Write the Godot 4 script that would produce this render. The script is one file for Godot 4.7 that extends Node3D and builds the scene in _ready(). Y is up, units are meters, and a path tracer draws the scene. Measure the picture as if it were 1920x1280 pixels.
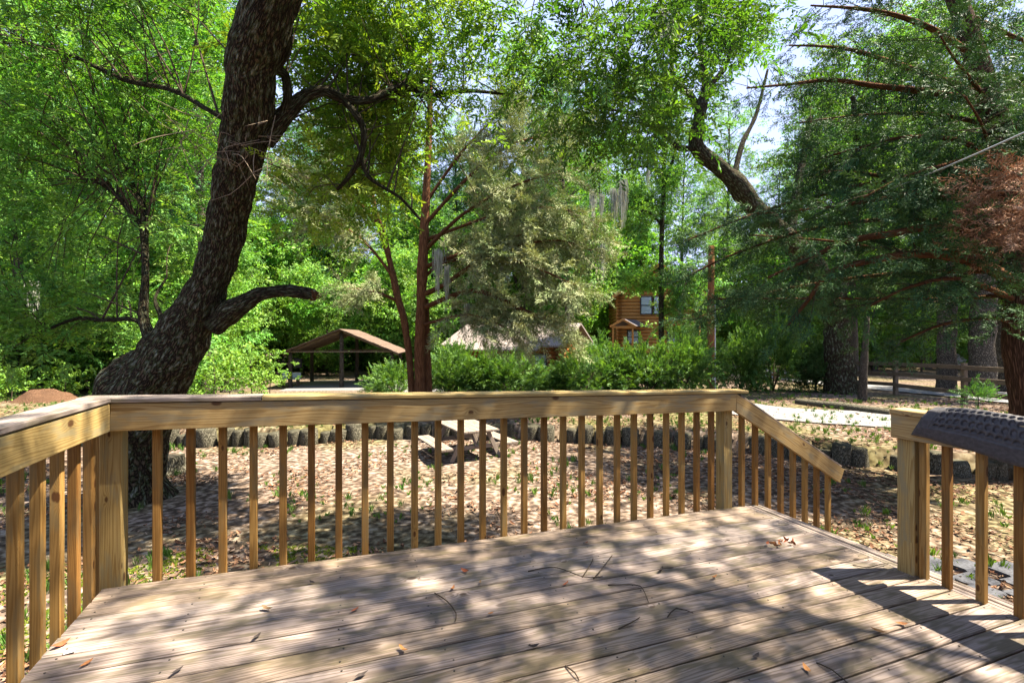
extends Node3D
# A treated-pine deck looking into a shady wooded yard: railing, stairs, leaning oak, cedars, cabins and a pavilion.

const FOCAL := 890.8          # focal length in photo pixels (1920 wide)
const EYE := 2.2              # camera height above the yard
const HORIZON := 633.0
const ALPHA := 0.3707         # the deck is turned by this angle
const SEAM := 0.948           # underside of the cap boards above the deck
const SUN := Vector3(0.53, 1.0, -0.045)   # towards the sun

var rng := RandomNumberGenerator.new()
var noise := FastNoiseLite.new()
var M := {}                   # materials
var names := {}
var D1 := Vector3(cos(ALPHA), -0.0311, -sin(ALPHA))
var D2 := Vector3(sin(ALPHA), 0, cos(ALPHA))
var DECK0 := Vector3(-2.0291, EYE - 1.2815, -2.3958)
var TILT: Basis
var YAW: Basis
var sun_holes := []           # [x, depth, radius_x, radius_depth, share removed]: gaps in the canopy, given by where their light lands

# ---------------------------------------------------------------- helpers
func px(u: float, v: float, z: float) -> Vector3:
	return Vector3((u - 960.0) / FOCAL * z, EYE + (HORIZON - v) / FOCAL * z, -z)

func dk(a: float, b: float, c: float) -> Vector3:
	return DECK0 + D1 * a + D2 * b + Vector3(0, c, 0)

func numbered(n: String) -> String:
	if not names.has(n):
		names[n] = 0
		return n
	names[n] += 1
	return "%s_%03d" % [n, names[n]]

func thing(called: String, label: String, category: String, at := Vector3.ZERO, basis_ := Basis.IDENTITY, group := "") -> Node3D:
	var o := Node3D.new()
	o.name = numbered(called)
	add_child(o)
	o.transform = Transform3D(basis_, at)
	tag(o, label, category, group)
	return o

func tag(o: Node, label: String, category: String, group := "") -> void:
	o.set_meta("label", label)
	o.set_meta("category", category)
	if group != "":
		o.set_meta("group", group)

func part(called: String, mesh: Mesh, m: Material, parent: Node = null, t := Transform3D.IDENTITY, kind := "") -> MeshInstance3D:
	var o := MeshInstance3D.new()
	o.name = called if parent else numbered(called)
	o.mesh = mesh
	o.material_override = m
	o.transform = t
	if parent:
		parent.add_child(o, true)
	else:
		add_child(o)
	if kind != "":
		o.set_meta("kind", kind)
	return o

func rf(a: float, b: float) -> float:
	return rng.randf_range(a, b)

func gauss3() -> Vector3:
	return Vector3(rng.randfn(), rng.randfn(), rng.randfn())

func begin() -> SurfaceTool:
	var st := SurfaceTool.new()
	st.begin(Mesh.PRIMITIVE_TRIANGLES)
	return st

func quad(st: SurfaceTool, a: Vector3, b: Vector3, c: Vector3, d: Vector3, ua := Vector2.ZERO, ub := Vector2.ZERO, uc := Vector2.ZERO, ud := Vector2.ZERO) -> void:
	for k in [[a, ua], [b, ub], [c, uc], [a, ua], [c, uc], [d, ud]]:
		st.set_uv(k[1])
		st.add_vertex(k[0])

# a board along local x, its long edges eased; uv: u along the grain, v across, both in texture units
func board(size: Vector3, ease_ := 0.004, u0 := 0.0, v0 := 0.0, ul := 4.4, vl := 0.56, warp := 0.0) -> ArrayMesh:
	var st := begin()
	st.set_smooth_group(-1)
	var y := size.y / 2
	var z := size.z / 2
	var e := ease_
	var ring := [Vector2(y, -z + e), Vector2(y, z - e), Vector2(y - e, z), Vector2(-y + e, z), Vector2(-y, z - e), Vector2(-y, -z + e), Vector2(-y + e, -z), Vector2(y - e, -z)]
	var along := [0.0]
	for i in 8:
		along.append(along[i] + ring[i].distance_to(ring[(i + 1) % 8]))
	var n := maxi(1, int(size.x / 0.5)) if warp > 0 else 1
	for s in n:
		var x0 := -size.x / 2 + size.x * s / n
		var x1 := -size.x / 2 + size.x * (s + 1) / n
		var w0 := Vector2(sin(s * 1.7 + u0 * 9), sin(s * 2.3 + v0 * 7)) * warp
		var w1 := Vector2(sin((s + 1) * 1.7 + u0 * 9), sin((s + 1) * 2.3 + v0 * 7)) * warp
		for i in 8:
			var p: Vector2 = ring[i]
			var q: Vector2 = ring[(i + 1) % 8]
			var va: float = v0 + along[i] / vl
			var vb: float = v0 + along[i + 1] / vl
			var ua := u0 + (x0 + size.x / 2) / ul
			var ub := u0 + (x1 + size.x / 2) / ul
			quad(st, Vector3(x0, p.x + w0.x, p.y + w0.y), Vector3(x1, p.x + w1.x, p.y + w1.y), Vector3(x1, q.x + w1.x, q.y + w1.y), Vector3(x0, q.x + w0.x, q.y + w0.y), Vector2(ua, va), Vector2(ub, va), Vector2(ub, vb), Vector2(ua, vb))
	for side in [-1.0, 1.0]:
		var ss := 0 if side < 0 else n
		var w := Vector2(sin(ss * 1.7 + u0 * 9), sin(ss * 2.3 + v0 * 7)) * warp
		for i in range(1, 7):
			var tri := [ring[0], ring[i], ring[i + 1]]
			if side > 0:
				tri = [ring[0], ring[i + 1], ring[i]]
			for p in tri:
				st.set_uv(Vector2(u0 + p.x * 0.25, v0 + p.y / vl))
				st.add_vertex(Vector3(side * size.x / 2, p.x + w.x, p.y + w.y))
	st.generate_normals()
	return st.commit()

func between(p: Vector3, q: Vector3, up := Vector3.UP) -> Transform3D:
	var x := (q - p).normalized()
	var z := x.cross(up).normalized()
	return Transform3D(Basis(x, z.cross(x), z), (p + q) / 2)

# smooth curve through points: returns [points, radii]
func curve(pts: Array, rad: Array, step := 0.12) -> Array:
	var out_p := []
	var out_r := []
	for i in pts.size() - 1:
		var p0: Vector3 = pts[maxi(i - 1, 0)]
		var p1: Vector3 = pts[i]
		var p2: Vector3 = pts[i + 1]
		var p3: Vector3 = pts[mini(i + 2, pts.size() - 1)]
		var n := maxi(2, int(p1.distance_to(p2) / step))
		for k in n:
			var t := float(k) / n
			out_p.append(0.5 * (2.0 * p1 + (p2 - p0) * t + (2.0 * p0 - 5.0 * p1 + 4.0 * p2 - p3) * t * t + (3.0 * p1 - p0 - 3.0 * p2 + p3) * t * t * t))
			out_r.append(lerpf(rad[i], rad[i + 1], t))
	out_p.append(pts[-1])
	out_r.append(rad[-1])
	return [out_p, out_r]

# a limb: swept along a curve, knobbly by rough, with uv for bark
func tube(st: SurfaceTool, pts: Array, rad: Array, sides := 10, rough := 0.0, reps := 2.0) -> void:
	var n := pts.size()
	var tan: Vector3 = (pts[1] - pts[0]).normalized()
	var nx := tan.cross(Vector3(0.31, 0.17, 0.93)).normalized()
	var rows := []
	var uvs := []
	var length := 0.0
	for i in n:
		var p: Vector3 = pts[i]
		if i > 0:
			length += p.distance_to(pts[i - 1])
		tan = ((pts[mini(i + 1, n - 1)] as Vector3) - (pts[maxi(i - 1, 0)] as Vector3)).normalized()
		nx = (nx - tan * nx.dot(tan)).normalized()
		var ny := tan.cross(nx)
		var row := []
		var uvr := []
		for k in sides + 1:
			var a := TAU * (k % sides) / sides
			var dir := nx * cos(a) + ny * sin(a)
			var r: float = rad[i]
			if rough > 0:
				var q := p + dir * r
				r *= 1.0 + rough * (noise.get_noise_3d(q.x * 9, q.y * 9, q.z * 9) + 0.6 * noise.get_noise_3d(q.x * 28, q.y * 18, q.z * 28))
			row.append(p + dir * r)
			uvr.append(Vector2(reps * k / sides, length))
		rows.append(row)
		uvs.append(uvr)
	st.set_smooth_group(0)
	for i in n - 1:
		for k in sides:
			quad(st, rows[i][k], rows[i + 1][k], rows[i + 1][k + 1], rows[i][k + 1], uvs[i][k], uvs[i + 1][k], uvs[i + 1][k + 1], uvs[i][k + 1])
	for k in range(1, sides - 1):
		for t in [rows[n - 1][0], rows[n - 1][k + 1], rows[n - 1][k]]:
			st.set_uv(Vector2(0.5, 0.5))
			st.add_vertex(t)

func limb_mesh(pts: Array, rad: Array, sides := 10, rough := 0.0, step := 0.12, reps := 2.0) -> ArrayMesh:
	var st := begin()
	var c := curve(pts, rad, step)
	tube(st, c[0], c[1], sides, rough, reps)
	st.generate_normals()
	return st.commit()

# limb given as [u, v, depth, diameter in photo pixels]
func px_limb(rows: Array) -> Array:
	var p := []
	var r := []
	for k in rows:
		p.append(px(k[0], k[1], k[2]))
		r.append(k[3] / FOCAL * k[2] * 0.5)
	return [p, r]

# ---------------------------------------------------------------- materials
func make_mat(c: Color, rough := 0.85, spec := 0.3) -> StandardMaterial3D:
	var m := StandardMaterial3D.new()
	m.albedo_color = c.linear_to_srgb()
	m.roughness = rough
	m.metallic_specular = spec
	return m

func ramp(cols: Array, at: Array) -> Gradient:
	var g := Gradient.new()
	g.offsets = PackedFloat32Array(at)
	var cc := PackedColorArray()
	for c in cols:
		cc.append((c as Color).linear_to_srgb())
	g.colors = cc
	return g

func noise_tex(type: int, freq: float, g: Gradient, size := 512, oct := 4, seed_ := 1, ridged := false) -> NoiseTexture2D:
	var n := FastNoiseLite.new()
	n.noise_type = type
	n.frequency = freq
	n.fractal_octaves = oct
	n.seed = seed_
	if ridged:
		n.fractal_type = FastNoiseLite.FRACTAL_RIDGED
		n.fractal_gain = 0.4
	if type == FastNoiseLite.TYPE_CELLULAR:
		n.cellular_return_type = FastNoiseLite.RETURN_DISTANCE2_SUB
	var t := NoiseTexture2D.new()
	t.noise = n
	t.seamless = true
	t.width = size
	t.height = size
	t.color_ramp = g
	return t

# sawn pine: growth rings as long cathedral lines, fibres, knots. Covers 4.4 m along by 0.56 m across
func wood_image(seed_: int, light: Color, dark: Color, knot: Color, stain: Color, stain_amount: float, ringy: float, knotty := 20) -> ImageTexture:
	var w := 1024
	var h := 256
	var n1 := FastNoiseLite.new()
	n1.seed = seed_
	n1.noise_type = FastNoiseLite.TYPE_SIMPLEX_SMOOTH
	n1.frequency = 1.0
	n1.fractal_type = FastNoiseLite.FRACTAL_NONE
	var r := RandomNumberGenerator.new()
	r.seed = seed_
	var knots := []
	for i in knotty:
		knots.append([r.randf() * 4.4, r.randf() * 0.56, r.randf_range(0.006, 0.017)])
	var data := PackedByteArray()
	data.resize(w * h * 3)
	var at := 0
	for y in h:
		var v := 0.56 * y / h
		var plank := floorf(v / 0.14)
		var centre := (plank + 0.3 + 0.4 * fmod(plank * 0.37, 1.0)) * 0.14
		for x in w:
			var u := 4.4 * x / w
			var off := v - centre + 0.03 * n1.get_noise_2d(u * 0.6, plank * 9.0)
			var t := sqrt(off * off * 900.0 + 0.4 + 1.6 * (n1.get_noise_2d(u * 0.45 + 40, plank * 5.0) + 0.6)) * 3.2 + 0.5 * n1.get_noise_2d(u * 2.0, v * 30.0)
			var dark_knot := 0.0
			for k in knots:
				var du: float = (u - k[0]) / (k[2] * 1.7)
				if absf(du) < 5.0:
					var dv: float = (v - k[1]) / k[2]
					var d := sqrt(du * du + dv * dv)
					if d < 5.0:
						t += 2.2 * exp(-d * d * 0.25)
						dark_knot = maxf(dark_knot, clampf((1.25 - d) * 2.5, 0, 1))
			var f := t - floorf(t)
			var ring := smoothstep(0.25, 0.85, f) * (1.0 - smoothstep(0.88, 1.0, f))
			var fibre := n1.get_noise_2d(u * 7.0, v * 520.0) * 0.5 + n1.get_noise_2d(u * 2.0, v * 210.0) * 0.5
			var s := clampf((n1.get_noise_2d(u * 2.6 + 9, v * 9.0) + 0.5 * n1.get_noise_2d(u * 9.0, v * 40.0)) * 1.3, 0, 1) * stain_amount
			var c := light.lerp(dark, clampf(ring * ringy + fibre * 0.35 + 0.12, 0, 1))
			c = c.lerp(stain, s)
			c = c.lerp(knot, dark_knot * 0.85).linear_to_srgb()
			data[at] = int(clampf(c.r, 0, 1) * 255)
			data[at + 1] = int(clampf(c.g, 0, 1) * 255)
			data[at + 2] = int(clampf(c.b, 0, 1) * 255)
			at += 3
	return ImageTexture.create_from_image(Image.create_from_data(w, h, false, Image.FORMAT_RGB8, data))

func leaf_mat(spec := 0.35, through := 0.9) -> StandardMaterial3D:
	var m := make_mat(Color(1, 1, 1), 0.55, spec)
	m.vertex_color_use_as_albedo = true
	m.backlight_enabled = true
	m.backlight = Color(through, through, through * 0.6)
	return m

func bark_mat(light: Color, dark: Color, freq: float, stretch: Vector3, relief: float, seed_: int) -> StandardMaterial3D:
	var m := StandardMaterial3D.new()
	m.albedo_texture = noise_tex(FastNoiseLite.TYPE_SIMPLEX_SMOOTH, freq, ramp([light, light.lerp(dark, 0.35), dark.lerp(light, 0.15), dark], [0.1, 0.45, 0.66, 0.85]), 512, 4, seed_, true)
	m.heightmap_enabled = true
	m.heightmap_texture = noise_tex(FastNoiseLite.TYPE_SIMPLEX_SMOOTH, freq, ramp([Color.WHITE, Color(0.7, 0.7, 0.7), Color.BLACK], [0.1, 0.5, 0.85]), 512, 4, seed_, true)
	m.heightmap_scale = relief
	m.uv1_scale = stretch
	m.roughness = 0.95
	m.metallic_specular = 0.15
	return m

func make_materials() -> void:
	var pine := wood_image(3, Color(0.385, 0.27, 0.115), Color(0.24, 0.145, 0.05), Color(0.07, 0.025, 0.01), Color(0.25, 0.20, 0.115), 0.85, 0.8)
	var plank := wood_image(11, Color(0.285, 0.236, 0.204), Color(0.132, 0.102, 0.080), Color(0.06, 0.042, 0.03), Color(0.125, 0.105, 0.07), 0.9, 0.85, 5)
	for i in 3:
		var m := make_mat([Color(1, 1, 1), Color(0.90, 0.84, 0.74), Color(0.96, 1.0, 0.92)][i], 0.75, 0.3)
		m.albedo_texture = pine
		M["pine%d" % i] = m
		m = make_mat([Color(0.80, 0.64, 0.44), Color(0.62, 0.45, 0.28), Color(0.88, 0.74, 0.52)][i], 0.75, 0.3)  # shade on the balusters, with their more orange tone, put into these tints
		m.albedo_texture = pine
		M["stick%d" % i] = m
		m = make_mat([Color(1, 1, 1), Color(0.86, 0.84, 0.84), Color(0.94, 0.88, 0.78)][i], 0.8, 0.28)
		m.albedo_texture = plank
		M["plank%d" % i] = m
	M.oak_bark = bark_mat(Color(0.085, 0.064, 0.041), Color(0.02, 0.015, 0.010), 0.034, Vector3(1, 0.5, 1), 4.0, 4)
	# lichen and moss in grey-green blotches
	M.oak_bark.detail_enabled = true
	M.oak_bark.detail_blend_mode = BaseMaterial3D.BLEND_MODE_MIX
	M.oak_bark.detail_albedo = noise_tex(FastNoiseLite.TYPE_SIMPLEX_SMOOTH, 0.02, ramp([Color(0.03, 0.04, 0.015, 0.0), Color(0.04, 0.05, 0.018, 0.0), Color(0.045, 0.055, 0.022, 0.8), Color(0.17, 0.17, 0.13, 0.9)], [0.0, 0.45, 0.58, 0.80]), 512, 5, 91)
	M.cedar_bark = bark_mat(Color(0.30, 0.145, 0.07), Color(0.085, 0.036, 0.018), 0.05, Vector3(1, 0.10, 1), 1.2, 8)
	M.dark_cedar = bark_mat(Color(0.15, 0.085, 0.055), Color(0.035, 0.02, 0.014), 0.05, Vector3(1, 0.12, 1), 1.5, 9)
	M.grey_bark = bark_mat(Color(0.15, 0.13, 0.10), Color(0.04, 0.034, 0.027), 0.036, Vector3(1, 0.4, 1), 2.5, 14)
	M.twig = make_mat(Color(0.055, 0.042, 0.03), 0.9, 0.1)
	M.pale_twig = make_mat(Color(0.20, 0.155, 0.11), 0.9, 0.1)
	M.leaf = leaf_mat()
	M.needle = leaf_mat(0.2, 0.5)
	M.moss_beard = leaf_mat(0.05, 0.5)
	M.dry = make_mat(Color(1, 1, 1), 0.8, 0.2)
	M.dry.vertex_color_use_as_albedo = true
	M.ground = StandardMaterial3D.new()
	M.ground.albedo_texture = noise_tex(FastNoiseLite.TYPE_SIMPLEX_SMOOTH, 0.022, ramp([Color(0.035, 0.026, 0.02), Color(0.085, 0.062, 0.045), Color(0.15, 0.112, 0.085), Color(0.25, 0.205, 0.17)], [0.2, 0.42, 0.6, 0.8]), 1024, 6, 21)
	M.ground.uv1_triplanar = true
	M.ground.uv1_world_triplanar = true
	M.ground.uv1_scale = Vector3(0.31, 0.31, 0.31)
	M.ground.vertex_color_use_as_albedo = true
	M.ground.roughness = 0.95
	M.ground.metallic_specular = 0.1
	M.gravel = StandardMaterial3D.new()
	M.gravel.albedo_texture = noise_tex(FastNoiseLite.TYPE_SIMPLEX_SMOOTH, 0.09, ramp([Color(0.075, 0.072, 0.066), Color(0.13, 0.126, 0.118), Color(0.19, 0.185, 0.175)], [0.2, 0.5, 0.8]), 512, 5, 31)
	M.gravel.uv1_triplanar = true
	M.gravel.uv1_world_triplanar = true
	M.gravel.uv1_scale = Vector3(0.7, 0.7, 0.7)
	M.gravel.roughness = 0.95
	M.stone = M.gravel.duplicate()
	M.stone.albedo_color = Color(0.62, 0.64, 0.70)
	M.old_log = bark_mat(Color(0.18, 0.165, 0.12), Color(0.045, 0.042, 0.028), 0.02, Vector3(1.5, 0.9, 1), 1.5, 44)
	M.old_log.uv1_scale = Vector3(2, 1, 1)
	M.log_end = make_mat(Color(0.12, 0.10, 0.07), 0.95, 0.1)
	M.grey_wood = make_mat(Color(0.50, 0.46, 0.42), 0.85, 0.2)
	M.grey_wood.albedo_texture = wood_image(23, Color(0.46, 0.41, 0.36), Color(0.30, 0.26, 0.22), Color(0.1, 0.08, 0.06), Color(0.22, 0.19, 0.16), 0.5, 0.6)
	M.old_wood = M.grey_wood.duplicate()
	M.old_wood.albedo_color = Color(0.60, 0.56, 0.50)
	M.cabin_log = make_mat(Color(1.0, 0.72, 0.48), 0.7, 0.3)
	M.cabin_log.albedo_texture = pine
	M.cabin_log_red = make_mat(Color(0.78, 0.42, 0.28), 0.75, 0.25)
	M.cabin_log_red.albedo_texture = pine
	M.chink = make_mat(Color(0.12, 0.07, 0.04), 0.9, 0.1)
	M.shingle = make_mat(Color(0.115, 0.105, 0.11), 0.9, 0.2)
	M.old_roof = StandardMaterial3D.new()
	M.old_roof.albedo_texture = noise_tex(FastNoiseLite.TYPE_SIMPLEX_SMOOTH, 0.05, ramp([Color(0.07, 0.055, 0.045), Color(0.15, 0.122, 0.105), Color(0.24, 0.21, 0.19)], [0.2, 0.5, 0.8]), 512, 5, 61)
	M.old_roof.uv1_triplanar = true
	M.old_roof.uv1_scale = Vector3(0.5, 0.5, 0.5)
	M.old_roof.roughness = 0.9
	M.dark_frame = make_mat(Color(0.02, 0.018, 0.016), 0.5, 0.4)
	M.glass = make_mat(Color(0.5, 0.55, 0.58), 0.08, 0.5)
	M.glass.albedo_color = Color(0.62, 0.70, 0.74, 0.55)
	M.glass.transparency = BaseMaterial3D.TRANSPARENCY_ALPHA
	M.room = make_mat(Color(0.35, 0.34, 0.31), 0.9, 0.1)
	M.pole = bark_mat(Color(0.30, 0.14, 0.06), Color(0.14, 0.06, 0.028), 0.03, Vector3(2, 0.1, 1), 0.5, 77)
	M.metal = make_mat(Color(0.45, 0.46, 0.47), 0.45, 0.5)
	M.metal.metallic = 0.6
	M.white = make_mat(Color(0.72, 0.72, 0.70), 0.6, 0.4)
	M.rubber = make_mat(Color(0.035, 0.032, 0.034), 0.62, 0.4)
	M.rubber.albedo_texture = noise_tex(FastNoiseLite.TYPE_SIMPLEX_SMOOTH, 0.03, ramp([Color(0.55, 0.55, 0.55), Color(0.8, 0.78, 0.78), Color(1, 1, 1)], [0.3, 0.6, 0.85]), 512, 5, 71)
	M.rubber.albedo_color = Color(0.075, 0.07, 0.072).linear_to_srgb()
	M.rubber.uv1_triplanar = true
	M.rubber.uv1_scale = Vector3(2.5, 2.5, 2.5)
	M.screw = make_mat(Color(0.03, 0.025, 0.02), 0.6, 0.4)
	M.siding = make_mat(Color(0.60, 0.55, 0.53), 0.8, 0.3)
	M.old_roof_wood = make_mat(Color(0.27, 0.215, 0.185), 0.85, 0.2)
	M.old_roof_wood.albedo_texture = M.grey_wood.albedo_texture
	M.blue_paint = make_mat(Color(0.36, 0.45, 0.56), 0.7, 0.3)
	M.mound = M.ground.duplicate()
	M.mound.vertex_color_use_as_albedo = false
	M.mound.albedo_color = Color(0.82, 0.72, 0.64)
	M.mound.uv1_scale = Vector3(1.3, 1.3, 1.3)
	for i in 5:
		M["dry%d" % i] = make_mat([Color(0.30, 0.13, 0.05), Color(0.26, 0.08, 0.035), Color(0.20, 0.13, 0.07), Color(0.42, 0.20, 0.07), Color(0.05, 0.04, 0.035)][i], 0.75, 0.25)
	M.clapboard = make_mat(Color(0.34, 0.29, 0.22), 0.7, 0.3)
	M.black = make_mat(Color(0.012, 0.012, 0.013), 0.6, 0.4)

# ---------------------------------------------------------------- the lie of the land
var wall_line := []           # [x, depth] of the log edging

func line_depth(x: float) -> float:
	if x <= wall_line[0][0]:
		return wall_line[0][1]
	for i in wall_line.size() - 1:
		if x <= wall_line[i + 1][0]:
			return lerpf(wall_line[i][1], wall_line[i + 1][1], (x - wall_line[i][0]) / (wall_line[i + 1][0] - wall_line[i][0]))
	return wall_line[-1][1]

func ground_y(x: float, d: float) -> float:
	var l := line_depth(x)
	var y := 0.03 * noise.get_noise_2d(x * 2.2, d * 2.2) + 0.015 * noise.get_noise_2d(x * 9.0, d * 9.0)
	if x > wall_line[0][0]:
		y += 0.29 * smoothstep(l + 0.08, l + 0.26, d)
	else:
		y += 0.29 * smoothstep(l, l + 5.0, d)
	y -= smoothstep(12.0, 24.0, d) * lerpf(0.62, 0.28, smoothstep(-2.0, 6.0, x))
	return y

# where the view ray through a photo pixel meets the ground
func on_ground(u: float, v: float) -> Vector3:
	var d := EYE * FOCAL / maxf(v - HORIZON, 8.0)
	for i in 12:
		d = lerpf(d, (EYE - ground_y((u - 960.0) / FOCAL * d, d)) * FOCAL / maxf(v - HORIZON, 8.0), 0.7)
	var x := (u - 960.0) / FOCAL * d
	return Vector3(x, ground_y(x, d), -d)

func on_deck(u: float, v: float) -> Vector3:
	var eye := Vector3(0, EYE, 0)
	var ray := px(u, v, 1.0) - eye
	var n := TILT.y
	return eye + ray * ((DECK0 - eye).dot(n) / ray.dot(n))

func grid_steps(from: float, to: float, fine_from: float, fine_to: float, fine: float) -> Array:
	var out := []
	var x := from
	while x < to:
		out.append(x)
		var away := maxf(maxf(fine_from - x, x - fine_to), 0.0)
		x += fine + away * 0.12
	out.append(to)
	return out

func make_ground() -> void:
	var xs := grid_steps(-90, 90, -9, 12, 0.3)
	var ds := grid_steps(-14, 120, 2.5, 13, 0.16)
	var st := begin()
	st.set_smooth_group(0)
	for d in ds:
		for x in xs:
			var g := 0.5 + 0.5 * noise.get_noise_2d(x * 1.6 + 50, d * 1.6)
			var c := Color(1, 1, 1).lerp(Color(0.72, 0.66, 0.60), clampf(g * 1.5 - 0.5, 0, 1))
			var green := clampf(noise.get_noise_2d(x * 2.3 - 70, d * 2.3) * 1.6 + (0.25 if d > line_depth(x) else -0.15) + (0.55 if x < -1.2 and d < 4.6 and d > 2.6 else 0.0), 0, 1)
			c = c.lerp(Color(0.62, 0.80, 0.30), green * 0.7)
			st.set_color(c)
			st.add_vertex(Vector3(x, ground_y(x, d), -d))
	var w := xs.size()
	for i in ds.size() - 1:
		for k in w - 1:
			var a := i * w + k
			for j in [a, a + w, a + 1, a + 1, a + w, a + w + 1]:
				st.add_index(j)
	st.generate_normals()
	part("ground", st.commit(), M.ground, null, Transform3D.IDENTITY, "structure")

# ---------------------------------------------------------------- foliage
func leaf(st: SurfaceTool, at: Vector3, dir: Vector3, up: Vector3, length: float, width: float, c: Color, bend := 0.12) -> void:
	var side := dir.cross(up).normalized() * width * 0.5
	var n := side.cross(dir).normalized()
	var mid := at + dir * length * 0.52 + n * length * bend
	var tip := at + dir * length
	st.set_color(c)
	for p in [at, mid + side - n * width * 0.12, tip, at, tip, mid - side - n * width * 0.12]:
		st.add_vertex(p)

func stem(st: SurfaceTool, p: Vector3, q: Vector3, r: float, c: Color) -> void:
	var d := (q - p).normalized()
	var a := d.cross(Vector3(0.2, 0.9, 0.35)).normalized() * r
	var b := d.cross(a).normalized() * r
	st.set_color(c)
	var ring := [a, -a * 0.5 + b * 0.87, -a * 0.5 - b * 0.87]
	for i in 3:
		var s: Vector3 = ring[i]
		var t: Vector3 = ring[(i + 1) % 3]
		for v in [p + s, p + t, q + t * 0.4, p + s, q + t * 0.4, q + s * 0.4]:
			st.add_vertex(v)

const TWIG := Color(0.10, 0.075, 0.05)

func sprig(seed_: int, n: int, length: float, leaf_len: float, leaf_wide: float, spread := 0.9) -> ArrayMesh:
	var r := RandomNumberGenerator.new()
	r.seed = seed_
	var st := begin()
	var side := 1.0
	stem(st, Vector3.ZERO, Vector3(length * 0.55, 0.02, 0), 0.0025, TWIG)
	stem(st, Vector3(length * 0.55, 0.02, 0), Vector3(length, -0.01, 0), 0.0018, TWIG)
	for i in n:
		var t := 0.15 + 0.85 * float(i) / (n - 1)
		side = -side
		var dir := Vector3(lerpf(0.55, 1.0, t * t) + r.randf_range(-0.35, 0.2), r.randf_range(-0.55, 0.5), side * spread * r.randf_range(0.35, 1.15)).normalized()
		var up := (Vector3.UP + Vector3(r.randf_range(-0.7, 0.7), 0, r.randf_range(-0.7, 0.7))).normalized()
		var g := r.randf_range(0.7, 1.25)
		leaf(st, Vector3(length * t, 0.02 * sin(t * 3.0), 0), dir, up, leaf_len * r.randf_range(0.7, 1.15), leaf_wide * r.randf_range(0.8, 1.15), Color(g * r.randf_range(0.85, 1.15), g, g))
	return st.commit()

func spray(seed_: int, n: int, reach: float, leaf_len: float, leaf_wide: float) -> ArrayMesh:
	var r := RandomNumberGenerator.new()
	r.seed = seed_
	var st := begin()
	for b in 5:
		var a := TAU * b / 5 + r.randf_range(-0.4, 0.4)
		var end := Vector3(cos(a), r.randf_range(-0.25, 0.35), sin(a)) * reach * r.randf_range(0.7, 1.1)
		stem(st, Vector3.ZERO, end, 0.007, TWIG)
		for i in n / 5:
			var p := end * r.randf_range(0.2, 1.05) + Vector3(r.randfn(), r.randfn(), r.randfn()) * reach * 0.09
			var dir := (end.normalized() * 0.6 + Vector3(r.randfn(), r.randfn() - 0.25, r.randfn()) * 0.6).normalized()
			var up := (Vector3.UP + Vector3(r.randfn(), r.randfn(), r.randfn()) * 0.45).normalized()
			var g := r.randf_range(0.7, 1.25)
			leaf(st, p, dir, up, leaf_len * r.randf_range(0.6, 1.2), leaf_wide * r.randf_range(0.7, 1.2), Color(g * r.randf_range(0.85, 1.15), g, g))
	return st.commit()

# a flat feathery cedar branchlet
func cedar_spray(seed_: int) -> ArrayMesh:
	var r := RandomNumberGenerator.new()
	r.seed = seed_
	var st := begin()
	stem(st, Vector3.ZERO, Vector3(0.36, -0.05, 0), 0.003, TWIG)
	for i in 13:
		var t := 0.06 + 0.94 * i / 12.0
		var s := 1.0 if i % 2 == 0 else -1.0
		var p := Vector3(0.36 * t, -0.05 * t, 0)
		var l := lerpf(0.17, 0.07, t) * r.randf_range(0.7, 1.2)
		var dir := Vector3(0.75, r.randf_range(-0.45, 0.35), s * r.randf_range(0.4, 0.9)).normalized()
		var g := r.randf_range(0.7, 1.3)
		var c := Color(g, g, g)
		leaf(st, p, dir, (Vector3.UP + Vector3(r.randfn(), 0, r.randfn()) * 0.5).normalized(), l, 0.016, c, 0.02)
		for k in 5:
			var q := p + dir * l * (0.2 + 0.17 * k)
			var dd := (dir + Vector3(r.randfn(), r.randfn(), r.randfn()) * 0.65).normalized()
			leaf(st, q, dd, (Vector3.UP + Vector3(r.randfn(), r.randfn(), r.randfn()) * 0.6).normalized(), r.randf_range(0.035, 0.07), 0.011, c, 0.02)
	return st.commit()

func tuft(seed_: int, n: int, height: float, wide: float, lean: float) -> ArrayMesh:
	var r := RandomNumberGenerator.new()
	r.seed = seed_
	var st := begin()
	for i in n:
		var a := r.randf() * TAU
		var dir := Vector3(cos(a) * lean * r.randf_range(0.3, 1), 1.0, sin(a) * lean * r.randf_range(0.3, 1)).normalized()
		var g := r.randf_range(0.7, 1.3)
		leaf(st, Vector3(r.randfn(), 0, r.randfn()) * height * 0.12, dir, Vector3(cos(a + 1.4), 0.2, sin(a + 1.4)), height * r.randf_range(0.5, 1.1), wide, Color(g, g, g), 0.1)
	return st.commit()

func beard(seed_: int) -> ArrayMesh:
	var r := RandomNumberGenerator.new()
	r.seed = seed_
	var st := begin()
	for i in 70:
		var p := Vector3(r.randfn() * 0.06, r.randf_range(-0.06, 0.05), r.randfn() * 0.06)
		var l := r.randf_range(0.25, 1.0) * (1.0 - minf(0.7, absf(p.x) * 4))
		var steps := 4
		for k in steps:
			var q := p + Vector3(r.randfn() * 0.012, -l / steps, r.randfn() * 0.012)
			var g := r.randf_range(0.7, 1.2)
			var w := 0.007 * (1.0 - 0.6 * k / steps)
			st.set_color(Color(g, g, g))
			var s := Vector3(w, 0, w * r.randf_range(-1, 1))
			for v in [p - s, p + s, q + s, p - s, q + s, q - s]:
				st.add_vertex(v)
			p = q
	return st.commit()

var S := {}                   # foliage meshes

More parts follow.
